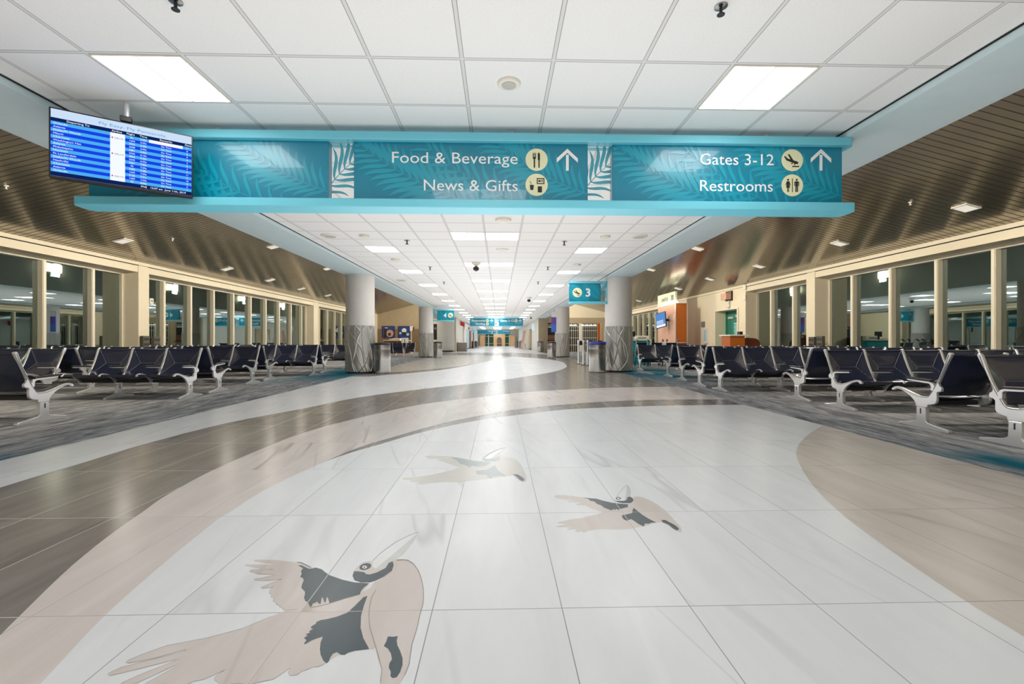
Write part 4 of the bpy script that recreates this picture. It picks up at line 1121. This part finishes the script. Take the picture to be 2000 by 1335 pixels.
for k in range(3):
    x = q0 + .6 + k*.8
    t = thing('bar_stool', 'chrome and black stool before the shop grille, %s from the left' % ('first','second','third')[k], 'stool', (x, 38.6, .006), 0, 'stools before the grille')
    MB().box(-.2, .2, -.2, .2, .62, .70).build('seat', M['black'], t, bevel=.02)
    MB().box(-.2, .2, .17, .2, .70, 1.0).build('backrest', M['black'], t, bevel=.01)
    for a, b in ((-1,-1),(-1,1),(1,-1),(1,1)): MB().tube([(a*.15, b*.15, .62), (a*.22, b*.22, 0)], .016, 6).build('leg', M['alu'], t)
dn = sroot('door_2')
p, q = onY(1166.5,660,YE-.03)[0], onY(1173,660,YE-.03)[0]
box('door_leaf', p, q, YE-.05, YE-.001, 0, 2.55, M['orange_wood'], dn); box('door_casing', q, q+.06, YE-.06, YE-.001, 0, 2.6, M['frame_paint'], dn)
# food counter opening left of the far right column
p0, p1 = onY(1070,650,YE-.02)[0], onY(1087,650,YE-.02)[0]
fc = thing('food_counter', 'dark food counter opening with menu boards and wood front at the right', 'food counter', (0, YE-.06, 0))
MB().box(p0, p1+.5, .0, .058, .9, 2.6).build('opening', M['dark'], fc)  # black sheet standing in for the darkness behind the counter
MB().box(p0, p1+.5, -.04, .0, 2.15, 2.5).build('menu_board', M['grey'], fc); MB().box(p0+.05, p1+.4, -.045, -.04, 2.2, 2.24).build('menu_print', M['white'], fc)
MB().box(p0, p1+.5, -.04, .0, 1.05, 1.5).build('wood_front', M['brown'], fc)
MB().box(p0-.05, p1+.5, -.25, .0, .92, .99).build('counter_ledge', M['steel2'], fc)
hb = thing('hanging_banner', 'narrow blue and purple banner on the far right column', 'banner', (3.44, 27.7, 0))
MB().box(-.30, -.0, -.02, .02, 1.52, 2.72).build('cloth', mat('banner blue', srgb(70,110,200), .6), hb)
MB().box(-.30, -.0, -.025, -.02, 2.42, 2.72).build('header', M['offwhite'], hb); MB().box(-.30, -.0, -.025, -.02, 2.0, 2.4).build('stripe', mat('banner purple', srgb(110,70,160), .6), hb)
MB().box(-.34, .02, -.02, .02, 2.72, 2.75).build('rod', M['alu'], hb)

# ================================================================= FAR HALL
XLw, XRw = -3.95, 3.55
def shopfront(side, y0, y1, m, lab, wd=.12, z1=2.3, name='shop_facade'):
    x = XLw + .02 if side < 0 else XRw - .02
    t = thing(name, lab, 'shop front', (x, (y0+y1)/2, 0), 0, 'shop front panels along the far hall')
    h = (y1-y0)/2
    MB().box(*sorted((0, -side*wd)), -h, h, 0, z1).build('panel', M[m], t, bevel=.01)
    MB().box(*sorted((0, -side*(wd+.03))), -h, h, 0, .1).build('kick_plate', M['black_base'], t)
def yx(px, X): return onX(px, 660, X)[1]
for i, (a, b, m, nm) in enumerate(((904.5,908.5,'offwhite','white'),(909,914,'ltblue','light blue'),(914.5,918.5,'brown','brown'),(919,921,'offwhite','narrow white'),(921,924,'brown','second brown'),(924,927,'ltblue','farther light blue'))):
    shopfront(-1, yx(a, XLw), yx(b, XLw), m, '%s shop front panel on the left far hall wall' % nm)
t = thing('shop_sign', 'red pennant sign projecting from the left hall wall', 'shop sign', (XLw+.01, yx(899,XLw), 0))
MB().prism([(0,2.55),(.42,2.4),(.42,2.8),(0,3.0)], -.03, .03, 'y').build('pennant', M['red'], t)
MB().box(0, .1, -.04, .04, 2.7, 2.75).build('bracket', M['black'], t)
ys = yx(909, XLw)
t = thing('shop_sign', 'pale fascia with a small red script mark over the left shop panels', 'shop sign', (XLw+.02, ys+2, 2.32))
MB().box(0, .15, -5, 4, 0, .68).build('fascia', M['offwhite'], t)
mb = MB(); mb.tube([(.17, 2.5 - .25*k, .20 + .14*sin(k*1.9)) for k in range(12)], .045, 6); mb.build('script_mark', M['red'], t, smooth=True)
t = thing('shop_sign', 'round white blade sign on the left far hall wall', 'shop sign', (XLw+.5, 62.5, 2.45))
MB().lathe([(.34,-.04),(.34,.04)], n=28).build('disc', M['ltblue'], t, rot=(pi/2,0,0)); MB().box(-.5, -.3, -.02, .02, -.04, .04).build('bracket', M['alu'], t)
for i, px in enumerate((925.5, 930)):
    x, y = fl(px, 678.3); x = max(x, -3.6)
    t = thing('steel_bin', 'small steel bin standing far down the left of the hall, %s one' % ('nearer','farther')[i], 'bin', (-3.45+.1*i, 62+7*i, 0), 0, 'far hall bins')
    MB().lathe([(.25,0),(.25,.9),(.2,.95)], n=24).build('body', M['steel'], t, smooth=True); MB().lathe([(.15,.95),(.15,.97)], n=20).build('lid', M['black'], t)
for i, (px, y) in enumerate(((1009, 66), (1018, 60))):
    t = thing('steel_bin', 'small steel bin far down the right of the hall, %s one' % ('farther','nearer')[i], 'bin', (onY(px,670,y)[0], y, 0), 0, 'far hall bins')
    MB().lathe([(.27,0),(.27,.95),(.2,1.0)], n=24).build('body', M['steel'] if i else M['grey'], t, smooth=True); MB().lathe([(.15,1.0),(.15,1.03)], n=20).build('lid', M['black'], t)
for i, (y, m, l) in enumerate(((52, 'offwhite', 'tall white leaning banner, right side of the far hall'), (56, 'pink_wood', 'pink tinted banner behind the white one, right side of the far hall'))):
    t = thing('banner_stand', l, 'banner stand', (3.0-.1*i, y, 0), 0, 'banner stands')
    MB().prism([(-.35,.05),(.2,.05),(.38,2.2),(.08,2.3)], -.02, .02, 'y').build('banner', M[m], t)
    MB().box(-.4,.3,-.12,.12,0,.05).build('base', M['alu'], t)
    MB().box(-.2,-.0,-.026,-.02,.25,.7).build('print_shape', M['tile_taupe'], t)
t = thing('wall_blade_sign', 'pale glowing blade sign on the right hall wall', 'sign', (XRw, 46.2, 2.35))
MB().box(-.30, 0, -.05, .05, -.32, .32).build('panel', emit('pale sign glow', srgb(206,232,238), .9), t, bevel=.02); MB().box(-.03,0,-.07,.07,-.1,.1).build('bracket', M['alu'], t)
shopfront(1, 50.5, 53.5, 'wall_tan', 'tan recessed shop front panel on the right hall wall')
shopfront(1, 60, 66, 'brown', 'brown shop front panel on the right far hall wall')
shopfront(1, 67, 72, 'ltblue', 'light blue shop front panel on the right far hall wall')
t = thing('black_stand', 'thin black stand beside the distant dark-sided trash can', 'stand', (onY(1067,680,40.3)[0]+.25, 41.0, 0))
MB().box(-.06,.06,-.05,.05,.03,1.1).build('post', M['black'], t, bevel=.01); MB().box(-.18,.18,-.15,.15,0,.03).build('base', M['black'], t)
# end portal
def PX(px): return onY(px, 660, YF)[0]
po = thing('portal', 'tan stone portal with an arched opening at the very end of the hall', 'portal', (0, YF-.5, 0))
a0, a1 = PX(964), PX(986.5); xc_ = (a0+a1)/2
zt3 = 1 + (VY-653)/FP*YF
arch = [(a0,0),(a0,zt3),(a1,zt3),(a1,0),(xc_+.45,0)] + [(xc_+.45*cos(t), 1.2+.4*sin(t)) for t in [pi*j/8 for j in range(9)]] + [(xc_-.45,0)]
MB().prism(arch, -.2, .1, 'y').build('arch_wall', M['tan_stone'], po, tri=True)
MB().box(a0, a1, .1, .3, 0, zt3).build('inner_wall', M['taupe_box'], po)
for nm, u, v in (('left', 937.5, 947), ('right', 996, 1006)):
    MB().box(PX(u), PX(v), -.3, .2, 0, 2.0).build('wing_wall', M['tan_stone'], po)
MB().box(PX(938), PX(1006), -.1, .1, 1.75, 1.85).build('crossbar', M['tan_stone'], po); MB().box(PX(948), PX(996), -.12, .1, .42, .5).build('crossbar', M['tan_stone'], po)
MB().box(PX(953.5), PX(955), -.1, .1, 0, 2.05).build('post', M['offwhite'], po); MB().box(PX(994), PX(995.5), -.1, .1, 0, 2.05).build('post', M['offwhite'], po)
g = sroot('window_9')
box('pane', PX(949), PX(964), YF-.35, YF-.3, 0, 2.3, M['green_glass'], g); box('pane', PX(986.5), PX(996), YF-.35, YF-.3, 0, 2.3, M['green_glass'], g)

# ================================================================= FLOOR BIRDS
def bird(lab, ox, oy, sc, parts, grp='inlaid birds in the floor'):
    allp = [fl(ox + x*sc, oy + y*sc) for _, _, poly in parts for x, y in poly]
    cx = sum(p[0] for p in allp)/len(allp); cy0 = sum(p[1] for p in allp)/len(allp)
    t = thing('bird_inlay', lab, 'floor mosaic', (cx, cy0, 0), 0, grp)
    z = .0019
    for nm, m, poly in parts:
        P = [fl(ox + x*sc, oy + y*sc) for x, y in poly]
        mb = MB()
        if nm == 'joint':
            n_ = len(P)//2
            for i in range(n_-1):
                q = [P[i], P[i+1], P[-2-i], P[-1-i]]
                ar = sum(q[k][0]*q[(k+1)%4][1]-q[(k+1)%4][0]*q[k][1] for k in range(4))
                if ar < 0: q = q[::-1]
                mb.quad(*[(x-cx, y-cy0, 0) for x, y in q])
        else: mb.quad(*[(x-cx, y-cy0, 0) for x, y in P])
        o = mb.build(nm, m, t, (0, 0, z), tri=True)
        bm = bmesh.new(); bm.from_mesh(o.data)
        for f in bm.faces:
            if f.normal.z < 0: f.normal_flip()
        bm.to_mesh(o.data); bm.free(); z += .00009
def stone(name, c1, c2, rough=.24):
    m = grain(name, c1, c2, rough, (3,3,3)); return m
B1, B2, B3 = tile_mat('inlay beige stone', srgb(209,201,196), srgb(198,188,181), srgb(160,148,140), srgb(176,168,164), .5, .27, .01), tile_mat('inlay slate stone', srgb(90,98,103), srgb(80,88,93), srgb(70,78,84), srgb(190,186,184), .4, .27, .01), stone('inlay pale grey stone', srgb(204,204,202), srgb(196,196,194))
BW, BL = stone('inlay white stone', srgb(224,225,226), srgb(218,219,220)), mat('inlay joint line', srgb(140,132,128), .5)
def ell(cx, cy0, rx, ry, n=20, a=0): return [(cx + rx*cos(2*pi*i/n)*cos(a) - ry*sin(2*pi*i/n)*sin(a), cy0 + rx*cos(2*pi*i/n)*sin(a) + ry*sin(2*pi*i/n)*cos(a)) for i in range(n)]
def zz(px, py): return ((px-480)/.2285, (py-1030)/.2285)
def line(pts, w):
    """thin joint polygon around a polyline (bird pixel space)"""
    L_, R_ = [], []
    for i, p in enumerate(pts):
        q0 = pts[max(i-1,0)]; q1 = pts[min(i+1,len(pts)-1)]; dx, dy = q1[0]-q0[0], q1[1]-q0[1]; l = sqrt(dx*dx+dy*dy) or 1
        L_.append((p[0]-dy/l*w, p[1]+dx/l*w)); R_.append((p[0]+dy/l*w, p[1]-dx/l*w))
    return L_ + R_[::-1]
upper = [(1055,480),(985,570),(850,605),(700,655),(545,688),(440,702),(345,710),(320,702),(312,682),(290,680),(282,662),(262,662),(254,640),(235,635),(240,600),(215,598),(222,572),(200,565),(210,530),(235,512),(140,524),(128,514),(310,442),(190,457),(80,455),(72,445),(245,408),(110,400),(30,375),(48,364),(240,362),(120,352),(-10,328),(0,318),(240,318),(130,300),(65,288),(80,276),(250,278),(360,290),(440,300),(480,304),(560,345),(600,345),(650,360),(715,410),(830,450),(930,472)]
lower_px = [(717,1164),(705,1160.6),(674,1168.6),(640,1180),(604.5,1187.5),(580,1190.3),(558,1192.6),(530,1204),(473.6,1227.7),(403,1246.6),(326,1261),(275.6,1279),(250,1290),(246,1294),(252,1295.5),(300.8,1286),(362,1269.5),(358,1274),(290,1290),(236,1304),(211,1316),(212,1319.5),(218,1319.5),(272,1306.5),(344,1288.5),(342,1291),(281,1315),(240,1333),(215,1352),(262,1337),(342,1300),(345,1302),(290,1332),(240,1362),(330,1362),(376,1331.5),(398,1327.6),(439,1309),(420,1323),(419,1329),(427,1334),(436,1342),(452,1336),(470,1335),(481,1338),(490,1337),(502,1333.5),(520,1330),(533,1327.6),(548,1318),(567,1305),(563,1314),(566,1319.5),(580.5,1319),(590,1311),(599,1309),(610,1303),(622,1303),(632,1298),(660,1280),(700,1240)]
lower = [zz(*p) for p in lower_px]
body = [(1040,585),(1000,600),(985,560),(1060,520),(1100,470),(1180,430),(1255,300),(1290,282),(1340,278),(1385,283),(1430,310),(1475,370),(1500,440),(1518,520),(1520,600),(1515,660),(1490,740),(1460,880),(1420,1000),(1405,1100),(1398,1170),(1360,1265),(1310,1335),(1280,1400),(1150,1400),(1148,1300),(1165,1220),(1130,1120),(1112,1030),(1080,1045),(1048,1030),(1000,940),(982,850),(985,760),(1010,670)]
dk1 = [(445,325),(475,325),(540,355),(570,352),(600,345),(650,360),(680,385),(715,410),(830,450),(930,472),(1055,480),(1010,515),(985,545),(975,572),(850,605),(715,648),(700,600),(692,600),(683,642),(672,645),(658,600),(650,602),(640,655),(625,655),(615,640),(600,640),(590,650),(575,650),(562,678),(548,678),(530,640),(508,630),(498,600),(506,575),(505,550),(475,520),(480,490),(495,455),(490,435),(465,425),(478,400),(472,375),(490,350)]
dk2 = [(1040,587),(1005,600),(935,670),(870,730),(780,765),(700,785),(640,795),(605,810),(600,825),(560,850),(555,862),(575,870),(540,890),(550,900),(510,918),(530,925),(498,948),(520,965),(498,995),(505,1003),(560,970),(610,950),(660,935),(640,985),(634,1040),(640,1090),(662,1140),(690,1165),(708,1150),(725,1110),(745,1082),(780,1068),(810,1090),(845,1092),(875,1072),(940,1055),(1055,1042),(1005,950),(982,860),(985,760),(1010,670)]
tail = [(1215,935),(1260,938),(1300,932),(1290,970),(1296,1010),(1320,1060),(1340,1120),(1340,1180),(1320,1240),(1290,1285),(1255,1292),(1236,1275),(1240,1240),(1222,1200),(1228,1165),(1250,1130),(1240,1080),(1215,1040),(1180,1017),(1200,980)]
head = [(1082,292),(1055,288),(1000,300),(950,340),(922,375),(912,415),(930,452),(985,470),(1060,470),(1110,455),(1180,425),(1250,375),(1265,325),(1258,290),(1220,300),(1170,345),(1110,350),(1085,340)]
beakw = [(1082,292),(1150,225),(1290,125),(1400,70),(1478,44),(1440,110),(1360,210),(1255,300),(1170,350),(1108,352),(1085,335)]
beakg = [(1478,44),(1440,110),(1360,210),(1255,300),(1185,345),(1115,352),(1200,280),(1300,195),(1400,110)]
throat = [(925,378),(914,415),(930,452),(985,470),(1060,470),(1110,455),(1180,422),(1250,372),(1264,325),(1256,292),(1222,306),(1195,350),(1120,388),(1060,405),(1030,402),(1010,385),(960,378)]
big = [('wing', B1, upper), ('wing', B1, lower), ('joint', BL, line(upper[5:32], 1.5)), ('joint', BL, line([zz(*p) for p in lower_px[7:-2]], 1.5)), ('joint', BL, line([(545,690),(700,657),(850,608),(985,572)], 2.2)), ('body', B1, body), ('wing_patch', B2, dk1), ('wing_patch', B2, dk2), ('tail_patch', B2, tail), ('head', B1, head),
       ('beak', BW, beakw), ('beak_edge', B3, beakg), ('joint', BL, line([(1082,290),(1150,223),(1290,123),(1400,68),(1478,42)], 2.5)), ('throat', B2, throat), ('eye', B2, ell(1022,338,52,28,20,-.25)), ('eye_ring', BW, ell(1016,342,20,13)), ('pupil', B2, ell(1014,343,8,6)),
       ('joint', BL, line([(440,300),(480,304),(560,345)], 2.5)), ('joint', BL, line([(1110,535),(1070,620),(1050,740),(1060,860),(1095,970),(1130,1090),(1165,1220),(1150,1330)], 2.0)), ('joint', BL, line([(1290,281),(1340,278),(1385,283),(1430,310),(1475,370),(1500,440),(1518,520),(1520,600),(1515,660),(1490,740),(1460,880),(1420,1000),(1405,1100),(1398,1170),(1360,1265)], 2.2))]
bird('largest inlaid pelican in the white floor, nearest the camera', 480, 1030, .2285, big)
med = [('wing', B1, [(145,265),(180,245),(250,243),(380,255),(520,275),(700,295),(900,350),(1110,365),(1160,300),(1190,268),(1230,262),(1300,272),(1400,315),(1500,370),(1600,450),(1680,530),(1740,600),(1790,650),(1808,690),(1808,732),(1790,732),(1720,710),(1660,665),(1600,620),(1550,600),(1480,605),(1320,655),(1240,668),(1150,685),(1000,695),(800,690),(700,692),(600,710),(545,735),(520,735),(520,718),(480,722),(430,727),(420,712),(450,690),(320,702),(310,695),(360,670),(180,662),(175,655),(300,625),(195,612),(200,600),(300,575),(400,556),(480,548),(600,520),(700,495),(790,470),(660,430),(560,380),(440,372),(440,362),(510,345),(330,332),(330,322),(430,318),(260,300),(180,282)]),
       ('wing_patch', B2, [(520,272),(600,285),(700,292),(800,322),(900,345),(1000,358),(1115,365),(1105,385),(1115,400),(1000,430),(985,440),(960,425),(940,440),(925,425),(905,442),(880,440),(800,410),(760,378),(710,362),(670,330),(620,320),(590,295)]),
       ('wing_patch', B2, [(1185,413),(1250,465),(1300,505),(1370,548),(1480,605),(1420,605),(1380,620),(1330,618),(1318,655),(1250,625),(1200,590),(1155,560),(1120,568),(1098,582),(1060,565),(1040,545),(1030,510),(1100,495),(1165,480),(1170,440)]),
       ('tail_patch', B2, [(1545,570),(1600,572),(1640,595),(1700,625),(1740,650),(1775,685),(1765,703),(1735,702),(1690,675),(1640,632),(1560,600)]),
       ('head', BW, [(935,290),(960,270),(1010,275),(1060,310),(1110,290),(1135,262),(1190,300),(1165,340),(1130,352),(1040,350),(960,325),(925,312)]),
       ('beak', BW, [(960,272),(1010,200),(1060,145),(1098,118),(1125,150),(1140,200),(1135,262),(1110,295),(1060,312),(1010,285)]),
       ('beak_edge', B3, [(1098,118),(1125,150),(1140,200),(1135,262),(1110,295),(1065,310),(1085,230)]),
       ('joint', BL, line([(960,270),(1010,198),(1060,142),(1098,116),(1125,148),(1142,200),(1137,262)], 3)),
       ('throat', B2, [(925,310),(960,322),(1060,322),(1095,305),(1098,280),(1130,265),(1165,282),(1185,312),(1160,342),(1130,352),(1040,350),(975,338)]),
       ('eye', B2, ell(985,290,34,17)), ('eye_ring', BW, ell(985,291,20,8))]
bird('middle-sized inlaid pelican in the floor, right of centre', 1060, 930, .15, med)
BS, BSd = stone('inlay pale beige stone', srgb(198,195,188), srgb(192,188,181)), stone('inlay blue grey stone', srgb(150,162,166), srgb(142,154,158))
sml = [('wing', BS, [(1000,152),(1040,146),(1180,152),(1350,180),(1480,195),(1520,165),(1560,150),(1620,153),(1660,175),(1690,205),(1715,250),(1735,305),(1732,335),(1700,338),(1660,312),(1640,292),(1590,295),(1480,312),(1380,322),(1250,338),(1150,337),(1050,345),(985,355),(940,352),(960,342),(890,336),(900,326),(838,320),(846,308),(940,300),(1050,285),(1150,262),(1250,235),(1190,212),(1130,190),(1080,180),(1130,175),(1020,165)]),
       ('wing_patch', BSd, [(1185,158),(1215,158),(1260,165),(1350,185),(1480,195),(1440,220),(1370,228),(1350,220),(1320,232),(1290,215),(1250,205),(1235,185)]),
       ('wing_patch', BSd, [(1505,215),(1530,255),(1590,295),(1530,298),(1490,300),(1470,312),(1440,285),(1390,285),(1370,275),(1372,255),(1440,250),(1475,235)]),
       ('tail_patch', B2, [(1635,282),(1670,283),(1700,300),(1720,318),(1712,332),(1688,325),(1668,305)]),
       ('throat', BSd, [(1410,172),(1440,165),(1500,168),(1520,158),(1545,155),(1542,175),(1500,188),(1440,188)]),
       ('beak', BW, [(1422,166),(1470,130),(1530,105),(1582,90),(1572,110),(1520,148),(1490,168),(1450,172)]),
       ('beak_edge', B3, [(1582,90),(1572,110),(1520,148),(1490,168),(1475,168),(1520,130)]),
       ('joint', BL, line([(1422,165),(1470,129),(1530,104),(1582,89)], 2))]
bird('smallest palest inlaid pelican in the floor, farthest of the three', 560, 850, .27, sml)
